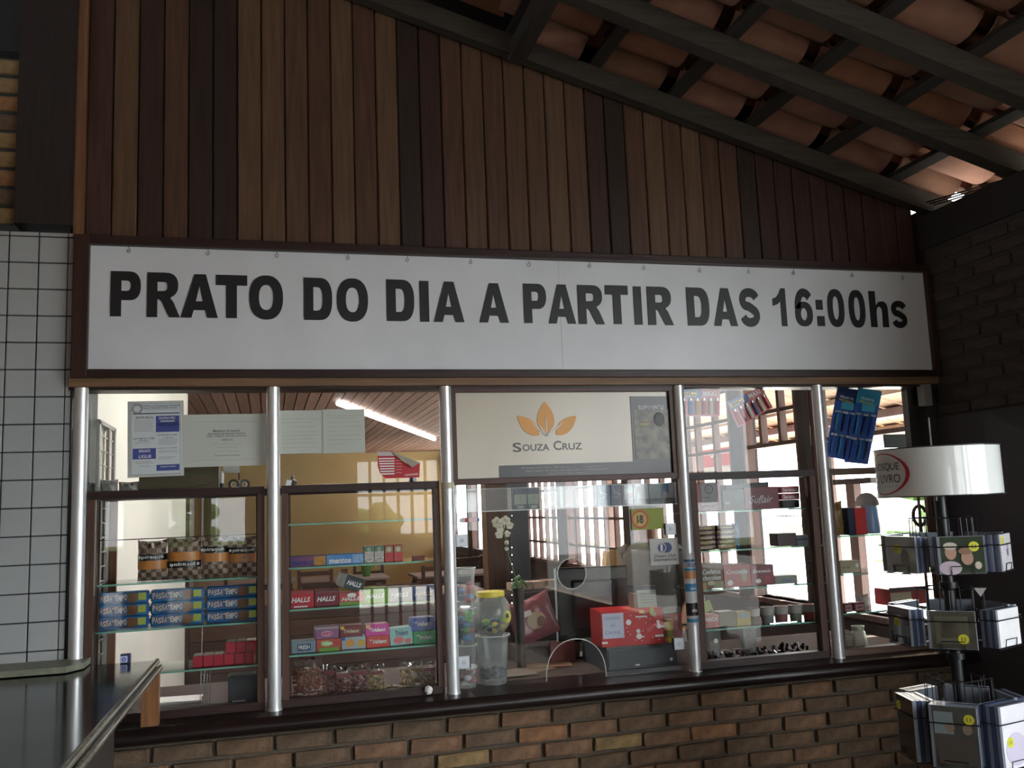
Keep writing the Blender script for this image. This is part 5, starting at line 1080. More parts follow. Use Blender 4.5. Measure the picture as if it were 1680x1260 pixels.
t = pk('box_riser', 'small black riser under the flat red and white boxes', 'riser', ax(1283, 815), ax(1311, 815), 1.538, .0365, BLK, .06)
BAR = [M('bar_wrap_%d' % k, c, .25, var=.5, vs=50) for k, c in enumerate([(.16, .07, .04), (.24, .13, .05), (.12, .05, .05)])]
for c in range(2):
    for r_ in range(5):
        xa = ax(1144+c*33, 880); xb = ax(1175.5+c*33, 880); t = thing('chocolate_bar', '%s chocolate bar in the %s pile on the second shelf, fourth cabinet' % (('lowest', 'second lowest', 'middle', 'second highest', 'topmost')[r_], ('left', 'right')[c]), 'chocolate bar', ((xa+xb)/2, .14, 1.3705+.0212*r_), (0, 0, random.uniform(-.08, .08)), 'piled chocolate bars')
        w2 = (xb-xa)/2-.001; MB().box(-w2, w2, -.035, .035, 0, .0205, bev=.006, seg=2).build('bar_wrapper', BAR[(r_+c) % 3], t, smooth=True); MB().box(-w2*.7, w2*.6, -.0356, -.034, .006, .014).build('gold_band', M('bar_gold', (.45, .30, .12), .3), t)
t = thing('blue_bag', 'shiny blue wrapper bag right of the chocolate bar piles', 'bag', (ax(1214, 880), .14, 1.3705)); pillow(.034, .115, .03, M('blue_foil', (.05, .22, .48), .2, var=.4, vs=20), 'bag', t, crumple=.003, seed=4, nx=8, nz=12)
t = pk('brown_carton', 'plain dark brown carton at the right of the second shelf, fourth cabinet', 'carton', ax(1275.5, 885), ax(1307, 885), 1.37, az(1290, 875)-1.37, CM('plum_brown', (.07, .035, .04)), .07)
t = pk('white_carton', 'small white and blue carton at the right end of the second shelf, fourth cabinet', 'carton', ax(1308, 885), ax(1326, 885), 1.37, az(1317, 878)-1.37, CM('pale_blue_card', (.50, .56, .70)), .07); blk(t, 0, 1, .5, .65, CM('mid_blue', (.15, .25, .5)))
t = thing('wire_basket', 'small black wire basket above the plain brown carton', 'basket', (ax(1302, 872), .135, az(1300, 874)+.002))
for k in range(6): MB().tube([(-.045+.018*k, -.03, 0), (-.05+.02*k, -.035, .075)], .0012, 4).build('wire', WIRE, t)
MB().tube([(-.055, -.036, .075), (.055, -.036, .072), (.05, .02, .072), (-.05, .02, .075), (-.055, -.036, .075)], .0022, 5).build('rim_wire', WIRE, t)
for nm, a_, b_, pt, c, wds, lb in [('choc', 1149, 1187, 925, (.17, .09, .04), ['Confeitos', 'chocolate'], 'brown and cream box'), ('crun', 1187.5, 1232, 926, (.40, .03, .04), ['Crocante'], 'bright red box'), ('maro', 1232.5, 1270, 927, (.26, .05, .07), ['Drageado'], 'dull maroon box')]:
    t = pk('sweets_box', lb+' on the third shelf of the fourth cabinet', 'box', ax(a_, 945), ax(b_, 945), 1.204, az((a_+b_)/2, pt)-1.204, CM('sw_'+nm, c, .35, var=.2, vs=18), .08)
    for k, s in enumerate(wds): pr(t, s, .1, .88, .58-.24*k, .78-.24*k, WHITEP, .02, .15)
    if nm == 'choc': blk(t, .55, 1, 0, .28, CM('khaki', (.35, .33, .18))); blk(t, 0, .22, 0, .25, CM('amber', (.5, .28, .04))); oval(t, .45, .22, .018, .010, CM('cream'))
    if nm == 'crun': oval(t, .22, .2, .014, .012, WHITEP); oval(t, .75, .5, .014, .03, CM('khaki')); oval(t, .5, .3, .008, .008, CM('rosy_red'))
    if nm == 'maro': oval(t, .3, .22, .014, .010, WHITEP); oval(t, .7, .3, .016, .014, CM('rosy_red'))
t = pk('flat_carton', 'flat pale green carton with blue print on the third shelf, fourth cabinet', 'carton', ax(1271, 945), ax(1308, 945), 1.204, .036, CM('pale_sage', (.32, .34, .28)), .08); pr(t, 'Baton', .3, .75, .25, .6, CM('mid_blue'), .02)
t = thing('wire_basket', 'small black wire basket at the right end of the third shelf, fourth cabinet', 'basket', (ax(1320, 940), .135, 1.2045))
for k in range(5): MB().tube([(-.03+.014*k, -.03, 0), (-.036+.018*k, -.032, .085)], .0013, 4).build('wire', WIRE, t)
MB().tube([(-.04, -.033, .085), (.04, -.033, .085)], .002, 5).build('rim_wire', WIRE, t)
t = pk('sweets_box', 'red and white box at the left end of the fourth shelf', 'box', ax(1155, 1018), ax(1180, 1018), 1.037, az(1165, 1009)-1.037, CM('sw_redwhite', (.42, .03, .03), .4, var=.4, vs=30, c2=(.55, .4, .35)), .07); pr(t, 'VACA', .1, .9, .5, .8, WHITEP)
t = thing('lime_flap', 'lime green card leaning on the red and white box', 'card', (ax(1165, 1005), .12, az(1165, 1008.5)+.001), (math.radians(-4), math.radians(-16), 0)); MB().box(-.03, .03, 0, .002, .008, .055).build('card_sheet', M('lime_soft', (.40, .45, .15), .6), t)
t = pk('olive_box', 'open olive brown box on the fourth shelf', 'box', ax(1180, 1015), ax(1208, 1015), 1.037, az(1190, 1004)-1.037, CM('olive_box', (.17, .14, .07)), .07)
t = pk('yellow_box', 'small yellow box in the middle of the fourth shelf', 'box', ax(1208.5, 1015), ax(1232, 1015), 1.037, az(1220, 1004)-1.037, CM('mustard', (.45, .32, .05)), .06); blk(t, .15, .85, .55, .95, CM('greyish_blue', (.25, .3, .32)))
for i, (a_, b_, c, nm) in enumerate([(1232, 1252, (.12, .09, .08), 'dark'), (1254.5, 1276, (.22, .22, .22), 'grey'), (1277, 1299, (.26, .10, .09), 'rose'), (1301.5, 1322, (.16, .17, .12), 'moss green'), (1324, 1343, (.42, .06, .05), 'red')]):
    xa, xb = ax(a_, 1010), ax(b_, 1010); r_ = (xb-xa)/2; t = thing('sweets_pot', '%s sweets pot with a pale band on the fourth shelf' % nm, 'pot', ((xa+xb)/2, .1+r_, 1.0375), group='small sweets pots'); hh = .068
    MB().lathe([(.001, 0), (r_*.8, 0), (r_, hh), (r_*.9, hh), (.001, hh-.004)], n=20).build('pot_body', M('pot_'+nm.replace(' ', '_'), c, .4), t, smooth=True); MB().lathe([(r_*.905, hh*.5), (r_*1.01, hh*.97)], n=20).build('pale_band', M('pot_band', (.42, .40, .38), .5), t, smooth=True)
for i, (a_, b_, yt, lb) in enumerate([(1163.5, 1188.5, 1034, 'clear plastic cup at the left on the floor of the fourth cabinet'), (1221, 1248, 1032, 'clear plastic cup in the middle of the floor of the fourth cabinet')]):
    xa, xb = ax(a_, 1036, .12), ax(b_, 1036, .12); r_ = (xb-xa)/2; hh = az((a_+b_)/2, yt, .12)-CZ0-.0; t = thing('plastic_cup', lb, 'cup', ((xa+xb)/2, .12+r_, CZ0+.0005), group='clear plastic cups')
    MB().lathe([(.001, .001), (r_*.66, .001), (r_*.92, hh-.006), (r_*1.04, hh-.004), (r_*1.04, hh), (r_*.96, hh-.001)], n=28).build('cup_wall', CLEARP, t, smooth=True); MB().lathe([(r_*.99, hh-.0005), (r_*1.06, hh-.0005), (r_*1.06, hh+.0015), (r_*.99, hh+.0015), (r_*.99, hh-.0005)], n=28).build('rim', M('rim_plastic'  , (.62, .64, .62)), t, smooth=True)
    b = MB(); rd = random.Random(i)
    for k in range(25): a = rd.uniform(0, 2*PI); q_ = r_*.5*math.sqrt(rd.random()); b.sphere((q_*math.cos(a), q_*math.sin(a), rd.uniform(.006, .04)), .006, seg=6, ring=4)
    b.build('sweets', M('candy_dark', (.03, .04, .05)), t, kind='stuff')
# heap of small foil sweets and cables on the cabinet floor
FO = [M('foil_%s' % n, c, .18, .7) for n, c in (('silver', (.5, .5, .55)), ('navy', (.05, .06, .14)), ('plum', (.14, .06, .08)), ('black', (.02, .02, .025)))]
rd = random.Random(21); k_ = 0
t = thing('sweet_heap', 'heap of dark foil-wrapped sweets on the floor of the fourth cabinet', 'sweets', (2.1, .16, CZ0+.0005))
for m in FO:
    b = MB()
    for k in range(26 if m is not FO[0] else 9): b.box(-.01, .01, -.006, .006, -.005, .005, bev=.002, seg=1); vs = b.b.verts[:][-24:]; mt_ = Matrix.Translation((rd.uniform(-.24, .27), rd.uniform(-.07, .08), rd.uniform(.006, .035))) @ Euler((rd.random()*3, rd.random()*3, rd.random()*3)).to_matrix().to_4x4(); b._xf(vs, mt_)
    b.build('foil_sweets', m, t, kind='stuff')
for k in range(10):
    s = MB(); x_ = -.17+rd.uniform(-.04, .06); s.tube([(x_, -.05, .005), (x_+rd.uniform(-.02, .04), -.02, .05), (x_+rd.uniform(.02, .1), .02, .04), (x_+.12, .0, .008)], .0012, 4).build('cellophane_strip', M('cellophane', (.5, .48, .45), .2), t)
p = at(1177, 1052, y=.01)
t = thing('round_sticker', 'small bright round sticker on the glass in front of the left cup', 'sticker', (p.x, .0225, p.z)); MB().cyl((0, 0, 0), (0, .001, 0), .010, n=20).build('sticker_disc', WHITEP, t)
# cabinet 5
t = thing('gold_bag', 'brown and gold crumpled bag at the left end of the top shelf, last cabinet', 'bag', (ax(1380, 855), .14, 1.4035)); pillow(.075, .16, .04, M('gold_brown', (.30, .19, .06), .35, var=.4, vs=20), 'bag', t, crumple=.006, seed=44, nx=10, nz=14)
t = pk('tall_book_box', 'navy box on the top shelf of the last cabinet', 'box', ax(1392, 855), ax(1403, 855), 1.403, .125, CM('navy_box', (.02, .03, .07)), .07)
t = pk('tall_book_box', 'bright red box on the top shelf of the last cabinet', 'box', ax(1403.5, 855), ax(1422, 855), 1.403, .122, CM('scarlet', (.62, .03, .03)), .07)
x = ax(1431, 860, .15); t = thing('blue_jug', 'translucent blue jar with a grey domed cap on the top shelf, last cabinet', 'jar', (x+.004, .17, 1.4035))
MB().lathe([(.001, 0), (.042, 0), (.044, .02), (.040, .11), (.036, .13), (.001, .13)], n=24).build('jar_body', M('translucent_blue', (.25, .42, .75), .2), t, smooth=True); MB().lathe([(.055, .131), (.054, .145), (.044, .168), (.024, .186), (.001, .192)], c=(-.008, 0, 0), n=28).build('dome_cap', M('dome_grey', (.22, .20, .19), .6), t, smooth=True); MB().cyl((-.008, 0, .129), (-.008, 0, .132), .055, n=28).build('dome_foot', M('dome_grey'  , (.22, .20, .19)), t)
t = pk('cream_packet', 'cream flowered packet on the second shelf, last cabinet', 'packet', ax(1379, 930), ax(1411, 930), 1.232, .056, CM('cream_flower', (.50, .46, .33), .5, var=.15, vs=30), .05); pr(t, 'camomila', .05, .5, .4, .6, M('olive_ink', (.2, .2, .1), .6)); oval(t, .85, .6, .008, .010, WHITEP)
for i, (a_, b_) in enumerate([(1386, 1398.5), (1402, 1419)]): t = pk('tea_box', 'small dark red and white box, %s of two in the last cabinet' % ('left', 'right')[i], 'box', ax(a_, 995), ax(b_, 995), 1.06, .038, CM('tea_red', (.25, .03, .04)), .05); blk(t, .1, .9, .1, .8, CM('tea_pink', (.5, .3, .32))); blk(t, .25, .75, .35, .55, CM('tea_red'))
t = thing('crumpled_bag', 'crumpled clear bag at the right on the third shelf of the last cabinet', 'bag', (ax(1428, 992), .15, 1.0605)); pillow(.06, .07, .04, M('wrinkled_clear', (.5, .5, .52), .2, alpha=.6), 'bag', t, crumple=.007, seed=8, nx=9, nz=9)
x = ax(1415, 1045, .16); t = thing('white_jug', 'cream pottery jug low in the last cabinet', 'jug', (x, .19, CZ0)); hh = az(1415, 1028, .16)-CZ0
MB().lathe([(.001, 0), (.036, 0), (.037, .03), (.031, .07), (.026, hh-.02), (.030, hh), (.026, hh), (.02, hh-.03)], n=28).build('jug_body', M('cream_pottery', (.58, .55, .47), .35), t, smooth=True)
t = thing('plate_stack', 'stack of cream dishes left of the pottery jug', 'dishes', (ax(1394, 1050, .2), .22, CZ0))
for k in range(5): MB().lathe([(.001, 0), (.028, 0), (.040, .012), (.038, .013), (.027, .003), (.001, .003)], n=24).build('dish', M('cream_pottery'  , (.58, .55, .47)), t, smooth=True, loc=(0, 0, .0135*k))
x0, x1 = ax(1457, 985, .2), ax(1519, 985, .2)
t = pk('red_crate_box', 'low red and white box with a grey lid at the right in the last cabinet', 'box', x0, x1, 1.06, .075, CM('crate_red', (.42, .05, .05)), .12, .18); blk(t, .0, .55, .25, .8, CM('cream'), 'cream_panel'); blk(t, -.02, 1.02, .88, 1.1, M('slate_lid', (.10, .11, .13), .4), 'lid', .003)
x, z_ = ax(1509, 846, .12), az(1509, 846, .12); t = thing('wicker_ring', 'brown wicker ring with a gap hanging behind the last pane', 'ring', (x, .12, z_), (0, 0, 0))
MB().tube([(.036*math.cos(a), 0, .046*math.sin(a)) for a in [math.radians(20+k*13.5) for k in range(24)]], .0085, 8).build('ring_body', M('wicker_brown', (.085, .05, .03), .7, var=.4, vs=80, bump=.8, bs=100), t, smooth=True); MB().tube([(.034, 0, .016), (.036, 0, .25)], .0008, 4).build('thread', WIRE, t)

# ---- blister cards hanging in the upper panes
def blister(name, label, cat, corners, y, base, items, head=None):
    p = at(*corners[0], y=y); t = thing(name, label, cat, (p.x, y, p.z)); q_ = [(at(a_, b_, y=y).x-p.x, at(a_, b_, y=y).z-p.z) for a_, b_ in corners]
    MB().prism(q_, 0, .0015).build('backing_card', base, t)
    A, B, Cc, D = [Vector(v) for v in q_]
    def uv(u, v): return A+(B-A)*u+(D-A)*v+(A-B+Cc-D)*u*v
    def ar(u0, u1, v0, v1, m, n, y0=-.001, y1=0): MB().prism([tuple(uv(u0, v0)), tuple(uv(u1, v0)), tuple(uv(u1, v1)), tuple(uv(u0, v1))], y0, y1).build(n, m, t)
    return t, uv, ar
LB = M('lighter_card_blue', (.03, .07, .28), .35); LR = M('lighter_card_red', (.50, .08, .10), .35)
for i, (cs, cl) in enumerate([([(1116, 683), (1181, 683), (1181, 639), (1114, 639)], [(.45, .05, .05), (.03, .2, .5), (.55, .35, .08), (.5, .04, .05), (.5, .42, .28), (.45, .08, .1)]),
                              ([(1211, 702), (1268, 668), (1249, 634), (1192, 660)], [(.5, .06, .07), (.45, .07, .1), (.62, .62, .6), (.06, .09, .2), (.55, .5, .38), (.5, .1, .12)])]):
    t, uv, ar = blister('lighter_card', ('blue and red card of six lighters hanging straight beside the fourth post', 'blue and red card of six lighters hanging tilted in the fourth upper pane')[i], 'lighter card', cs, .045, LR, None)
    ar(0, .55, .68, 1, LB, 'blue_header'); ar(.05, .42, .74, .92, M('logo_yellow', (.65, .42, .04), .4), 'logo_plate', -.0018, -.0008)
    A = uv(.09, .76); dx = uv(.38, .76)-A; ro = -math.atan2(dx.y, dx.x)
    text('BIC', A.x, A.y, -.0028, dx.length, .021, INK, t, bold=.03, rot=(0, ro, 0)); A = uv(.58, .76); dx = uv(.90, .76)-A; text('MAXI', A.x, A.y, -.0016, dx.length, .021, WHITEP, t, bold=.02, rot=(0, ro, 0))
    for k, c in enumerate(cl):
        a, b_ = uv(.09+k*.165, .06), uv(.09+k*.165, .56); MB().cyl((a.x, -.006, a.y), (b_.x, -.006, b_.y), .0095, n=12).build('lighter', M('lighter_%d_%d' % (i, k), c, .25), t, smooth=True)
        b2 = uv(.09+k*.165, .66); MB().cyl((b_.x, -.006, b_.y), (b2.x, -.006, b2.y), .0075, n=10).build('lighter_top', M('lighter_chrome', (.6, .6, .6), .2, .9), t, smooth=True)
RB = [M('razor_blue', (.02, .08, .34), .3), M('razor_teal', (.03, .26, .42), .3), M('razor_navy', (.015, .03, .13), .3), M('razor_pale', (.35, .42, .52), .3)]
for i, cs in enumerate([[(1354, 748), (1392, 756), (1412, 640), (1374, 635)], [(1385, 758), (1424, 762), (1447, 642), (1408, 636)]]):
    t, uv, ar = blister('razor_card', 'blue and teal blister card of razors, %s of two overlapping in the last upper pane' % ('left', 'right')[i], 'razor card', cs, .05-.006*i, RB[0], None)
    ar(0, 1, .80, 1, RB[1 if i else 2], 'header'); A = uv(.18, .86); text('GILLETTE', A.x, A.y, -.002, .07, .010, WHITEP, t, bold=.02, rot=(0, math.radians(14), 0)); A = uv(.15, .815); text('PRESTOBARBA', A.x, A.y, -.002, .075, .009, M('razor_yellow', (.6, .5, .05), .4), t, bold=.03, rot=(0, math.radians(14), 0)); ar(.3, .85, .70, .80, M('razor_cyan', (.06, .40, .55), .3), 'teal_patch', -.0015, -.0005)
    for r_ in range(2):
        for k in range(3):
            u = .18+k*.30; v0 = .05+.33*r_; a, b_ = uv(u, v0), uv(u, v0+.25); MB().tube([(a.x, -.006, a.y), ((a.x+b_.x)/2, -.011, (a.y+b_.y)/2), (b_.x, -.006, b_.y)], [.004, .006, .004], 8).build('razor_handle', RB[(k+r_) % 3], t, smooth=True)
            h0, h1 = uv(u-.11, v0+.27), uv(u+.11, v0+.27); MB().cyl((h0.x, -.007, h0.y), (h1.x, -.007, h1.y), .0055, n=8).build('razor_head', RB[3] if (k+r_) % 2 else M('razor_white', (.6, .62, .62), .3), t, smooth=True)
t = thing('grey_cloth', 'dark green-grey notice sheet in the last upper pane', 'notice', (at(1451, 735, y=.2).x, .2, at(1451, 735, y=.2).z)); q1 = at(1488, 712, y=.2)-Vector(t.location); MB().prism([(0, 0), (q1.x, 0), (q1.x-.004, q1.z), (0, q1.z)], 0, .003).build('notice_sheet', M('slate_green', (.10, .12, .11), .6), t)
q1 = [at(a_, b_, y=.12) for a_, b_ in [(1481, 636), (1486, 665), (1488, 690), (1489, 712), (1497, 737)]]; t = thing('hanging_cord', 'thin dark cord hanging in the last upper pane', 'cord', tuple(q1[0])); MB().tube([v-q1[0] for v in q1], .0018, 5).build('cord', BLK, t)

# ================================================================== REVOLVING DISC RACK
RX, RY = 2.2, -.98
rack = thing('disc_rack', 'revolving black wire rack of disc cases with a white drum header at the right', 'rack', (RX, RY, 0))
MB().cyl((0, 0, .02), (0, 0, 1.60), .019, n=20).build('pole', M('rack_black', (.014, .017, .02), .3, .2), rack, smooth=True)
MB().cyl((0, 0, 0), (0, 0, .025), .24, n=32).build('base', MATS['rack_black'], rack, smooth=True)
MB().cyl((-.03, -.02, 1.56), (-.03, -.02, 1.84), .003, n=6).build('header_rod', M('rod_grey', (.3, .31, .32), .3, .6), rack)
HP = M('header_white', (.74, .78, .76), .16, coat=.4)
RH = .196
fa = math.atan2(CAM.y-RY, CAM.x-RX)
MB().lathe([(RH, 1.577), (RH, 1.737)], n=72).build('header_drum', HP, rack, smooth=True)
for z in (1.577, 1.737): MB().tube([((RH+.0012)*math.cos(2*PI*k/64), (RH+.0012)*math.sin(2*PI*k/64), z) for k in range(65)], .0022, 5).build('header_trim', DGREY, rack)
MB().lathe([(.001, 1.60), (RH, 1.579)], n=24).build('header_floor', M('header_inside', (.3, .3, .3), .7), rack)
# red ellipse and words wrapped round the drum: arc length s measured to the right of the direction facing the camera
def dr(s, z, r=RH+.0012):
    a = fa+s/RH; return Vector((r*math.cos(a), r*math.sin(a), z))
SC = -.196; zc = 1.655
b = MB(); n = 56
for k in range(n):
    def E_(rx, rz, k): return dr(SC+rx*math.cos(2*PI*k/n), zc+rz*math.sin(2*PI*k/n))
    w_ = .012
    b.quad(E_(.098, .066, k), E_(.112 if math.cos(2*PI*(k+.5)/n) > 0 else .106, .0695, k), E_(.112 if math.cos(2*PI*(k+.5)/n) > 0 else .106, .0695, k+1), E_(.098, .066, k+1))
b.build('red_ellipse', M('header_red', (.45, .035, .05), .3), rack)
def drumtext(s_, s0, s1, z0, h, m):
    r_ = textmesh(s_, m, .0, 0, 0)
    me = r_[0].copy()
    bm = bmesh.new(); bm.from_mesh(me); bmesh.ops.subdivide_edges(bm, edges=[e for e in bm.edges if abs(e.verts[0].co.x-e.verts[1].co.x) > .05], cuts=2); 
    for v in bm.verts: v.co = dr(s0+(s1-s0)*v.co.x, z0+h*v.co.z, RH+.0016)
    bm.to_mesh(me); bm.free(); me.name = 'lettering'; put('lettering', me, rack)
HI = M('header_ink', (.03, .035, .035), .4)
drumtext('O BOSQUE', SC-.085, SC+.077, zc+.008, .028, HI); drumtext('DO LIVRO', SC-.085, SC+.077, zc-.030, .028, HI); drumtext('livraria e papelaria', SC-.06, SC+.065, zc-.045, .006, M('header_grey_ink', (.3, .32, .3), .5))
# pockets
tiers = [(1.330, .118, .140, [-47, 14, 74], 1.30), (1.098, .118, .140, [-60, -1, 60], 1.09), (.735, .19, .138, [-66, -8, 52], .8), (.49, .19, .14, [-60, 0, 60], .5)]
covers = {(0, 0): ('dark purple-grey cover', (.045, .04, .05)), (0, 1): ('cover picturing two smiling people', (.07, .10, .06)), (0, 2): ('white cover with a dark bird-like figure', (.75, .76, .80)),
          (1, 0): ('black and navy cover', (.03, .032, .045)), (1, 1): ('olive grey cover', (.13, .13, .10)), (1, 2): ('plain white cover', (.80, .82, .84)),
          (2, 0): ('dark brown cover', (.05, .045, .035)), (2, 1): ('grey-brown cover', (.12, .125, .11)), (2, 2): ('white and lilac cover', (.78, .79, .84)),
          (3, 0): ('grey cover with pink print', (.2, .2, .2)), (3, 1): ('green cover', (.08, .25, .14)), (3, 2): ('dark cover', (.06, .06, .06))}
sidew = {0: 'left', 1: 'front', 2: 'right'}; tname = ['top', 'second', 'third', 'lowest']
CASE = M('disc_case_plastic', (.20, .23, .27), .12, spec=.7); CASEC = glassy('clear_case_edge', (.85, .9, .92), 1.5, .02, .25, (.6, .65, .7))
DISKB = M('disc_case_blue_insert', (.05, .07, .15), .2)
STY = M('price_sticker_yellow', (.62, .62, .03), .5)
wire = lambda pts, r=.0016: MB().tube(pts, r, 5).build('wire', WIRE, rack)
for ti, (z0, hh, ww, angs, _) in enumerate(tiers):
    hexp = []
    for pi_, a_ in enumerate(angs+[angs[0]+180, angs[1]+180, angs[2]+180]):
        A_ = fa+math.radians(a_)
        n_ = Vector((math.cos(A_), math.sin(A_), 0)); s_ = Vector((-math.sin(A_), math.cos(A_), 0))
        P = lambda s, r, z: n_*r+s_*s+Vector((0, 0, z))
        R0, R1 = .10, .187
        # basket wires: front rail, hooks, back uprights
        wire([P(-ww/2-.008, R0, z0+hh*.72), P(-ww/2-.008, R1+.004, z0+hh*.72), P(ww/2+.008, R1+.004, z0+hh*.72), P(ww/2+.008, R0, z0+hh*.72)], .0019)
        wire([P(-.033, R1+.001, z0), P(-.033, R1+.004, z0+.024), P(.033, R1+.004, z0+.024), P(.033, R1+.001, z0)])
        for s in (-ww/2, 0, ww/2): wire([P(s, R1, z0-.002), P(s, R0-.02, z0-.002), P(s, R0-.025, z0+hh+.055)])
        wire([P(-ww/2, R0-.025, z0+hh+.055), P(ww/2, R0-.025, z0+hh+.055)], .002)
        wire([P(-ww/2-.003, R1, z0-.003), P(ww/2+.003, R1, z0-.003)], .0018); wire([P(0, .0, z0-.004), P(0, R1, z0-.004)], .0018)
        if pi_ > 2 and ti == 3: continue
        nst = 5 if pi_ < 3 else 3
        if (ti, pi_) == (1, 1): nst = 2
        th = .0105 if hh < .15 else .015
        for k in range(nst):
            r_ = R1-th*(k+1)-.001
            front = k == 0 and pi_ < 3
            if pi_ < 3:
                lb = ('disc case with %s, %s pocket, %s tier' % (covers[ti, pi_][0], sidew[pi_], tname[ti])) if front else 'disc case %s the front one, %s pocket, %s tier' % (('', 'right behind', 'second behind', 'third behind', 'fourth behind')[k], sidew[pi_], tname[ti])
            else: lb = 'disc case, %s in the %s pocket, %s tier' % (('outermost', 'middle one', 'innermost')[k], ('far right', 'far middle', 'far left')[pi_-3], tname[ti])
            t = thing('disc_case', lb, 'disc case', (RX+n_.x*r_, RY+n_.y*r_, z0), (math.radians(0), 0, A_+PI/2), 'disc cases on the %s tier of the rack' % tname[ti])
            # local: -y faces outward
            hj_ = hh-(0 if front else random.uniform(0, .003))
            MB().box(-ww/2, ww/2, -th*.92, 0, 0, hj_, bev=.0008, seg=1).build('case', CASE if k % 2 == 0 else DISKB, t)
            if front:
                c = covers[ti, pi_][1]; c = tuple(x*.55 for x in c) if max(c) < .5 else c
                MB().box(-ww/2+.010, ww/2-.002, -th*.92-.0006, -th*.9, .002, hh-.002).build('cover', M('cover_%d%d' % (ti, pi_), c, .12, var=.35 if max(c) < .5 else .06, vs=18, coat=.6), t)
                yy = -th*.92-.0012
                def cb(u0, u1, v0, v1, m, n='cover_print'): MB().box(-ww/2+ww*u0, -ww/2+ww*u1, yy-.0002, yy+.0008, hh*v0, hh*v1).build(n, m, t)
                def co(u, v, ru, rv, m, n='cover_print', q=0): MB().prism([(-ww/2+ww*u+ru*math.cos(j*PI/8), hh*v+rv*math.sin(j*PI/8)) for j in range(16)], yy-.0003-q, yy+.0008).build(n, m, t)
                if (ti, pi_) == (0, 1):
                    SKN = M('print_skin', (.38, .22, .16), .4)
                    co(.28, .58, .017, .024, SKN); co(.28, .74, .021, .012, M('print_cap', (.5, .46, .38), .4), q=.0002); co(.62, .42, .018, .022, SKN); co(.60, .60, .022, .011, M('print_hair', (.22, .12, .07), .4), q=.0002)
                    co(.25, .16, .034, .022, M('print_shirt', (.45, .38, .45), .4)); co(.84, .22, .010, .012, MATS['print_cap']); cb(.17, .34, .12, .20, M('print_plum', (.25, .05, .14), .4))
                if (ti, pi_) == (0, 2): co(.62, .55, .010, .022, M('print_plumgrey', (.14, .12, .18), .5)); co(.5, .62, .026, .006, M('print_lilac', (.45, .42, .52), .5)); co(.58, .35, .02, .006, MATS['print_lilac'])
                if (ti, pi_) == (1, 1):
                    cb(.16, .84, .14, .86, M('print_olive', (.10, .10, .065), .4)); cb(.28, .72, .30, .72, M('print_olive2', (.15, .14, .10), .4))
                if (ti, pi_) == (2, 1): cb(.1, .5, .55, .9, M('print_mist', (.20, .25, .26), .4)); co(.42, .66, .014, .016, M('print_tan', (.24, .18, .13), .4)); co(.78, .64, .014, .016, MATS['print_tan']); cb(.15, .9, .08, .5, M('print_umber', (.07, .06, .05), .4))
                if (ti, pi_) == (2, 2): co(.5, .3, .05, .05, M('print_lilac_pale', (.55, .52, .66), .5))
                if (ti, pi_) == (0, 0): co(.66, .4, .018, .03, M('print_faint', (.12, .10, .09), .4))
                if (ti, pi_) == (1, 0): cb(.05, .98, .80, .97, M('print_slate', (.10, .11, .11), .4))
                if (ti, pi_) == (3, 0): co(.7, .8, .02, .03, M('print_pink', (.6, .05, .2), .4))
                st = {(0, 0): (.42, .66), (0, 1): (.78, .72), (0, 2): (.24, .82), (1, 0): (.42, .60), (1, 1): (.72, .27), (2, 0): (.2, .82), (2, 1): (.83, .80), (2, 2): (.30, .42)}.get((ti, pi_))
                if st:
                    co(st[0], st[1], .0155, .0155, STY, 'price_sticker', q=.0004); text('11', -ww/2+ww*st[0]-.006, hh*st[1]-.006, yy-.0012, .012, .012, INK, t, bold=.02)
for z in (1.27, 1.04, .76): MB().cyl((0, 0, z), (0, 0, z+.02), .028, n=20).build('hub', MATS['rack_black'], rack, smooth=True)
MB().prism([(.02, 1.275), (.07, 1.272), (.045, 1.245)], -.09, -.087).build('grey_tag', M('tag_grey_brown', (.16, .14, .13), .6), rack)

# ================================================================== DINING HALL BEHIND THE GLASS
TW = wood('dining_table_wood', (.10, .05, .035), .45, .3, 'x')
def table(x, y, lab, w_=1.1, d=.8):
    t = thing('dining_table', lab, 'table', (x, y, 0), group='dining tables in the hall')
    MB().box(-w_/2, w_/2, -d/2, d/2, .73, .76, bev=.005).build('tabletop', M('pale_pink_cloth', (.42, .32, .28), .7), t)
    MB().box(-w_/2+.05, w_/2-.05, -d/2+.05, d/2-.05, .66, .73).build('apron', TW, t)
    for sx in (-1, 1):
        for sy in (-1, 1): MB().box(sx*(w_/2-.07)-.03, sx*(w_/2-.07)+.03, sy*(d/2-.07)-.03, sy*(d/2-.07)+.03, 0, .66).build('leg', TW, t)
    return t
def chair(x, y, rot, lab):
    t = thing('dining_chair', lab, 'chair', (x, y, 0), (0, 0, rot), group='dining chairs in the hall')
    MB().box(-.21, .21, -.21, .21, .43, .46, bev=.006).build('seat', TW, t)
    for sx in (-1, 1):
        MB().box(sx*.19-.02, sx*.19+.02, -.21, -.17, 0, .43).build('leg', TW, t); MB().box(sx*.19-.02, sx*.19+.02, .17, .21, 0, .92).build('leg', TW, t)
    for z in (.60, .72, .85): MB().box(-.17, .17, .18, .20, z, z+.05).build('back_slat', TW, t)
    return t
table(.95, 8.6, 'dining table with a green potted plant, seen between mint and drops boxes'); table(2.35, 8.3, 'dining table at the right seen past the gum boxes'); table(1.6, 6.0, 'nearer dining table behind the drops boxes'); table(-.2, 8.9, 'dining table at the left end of the hall')
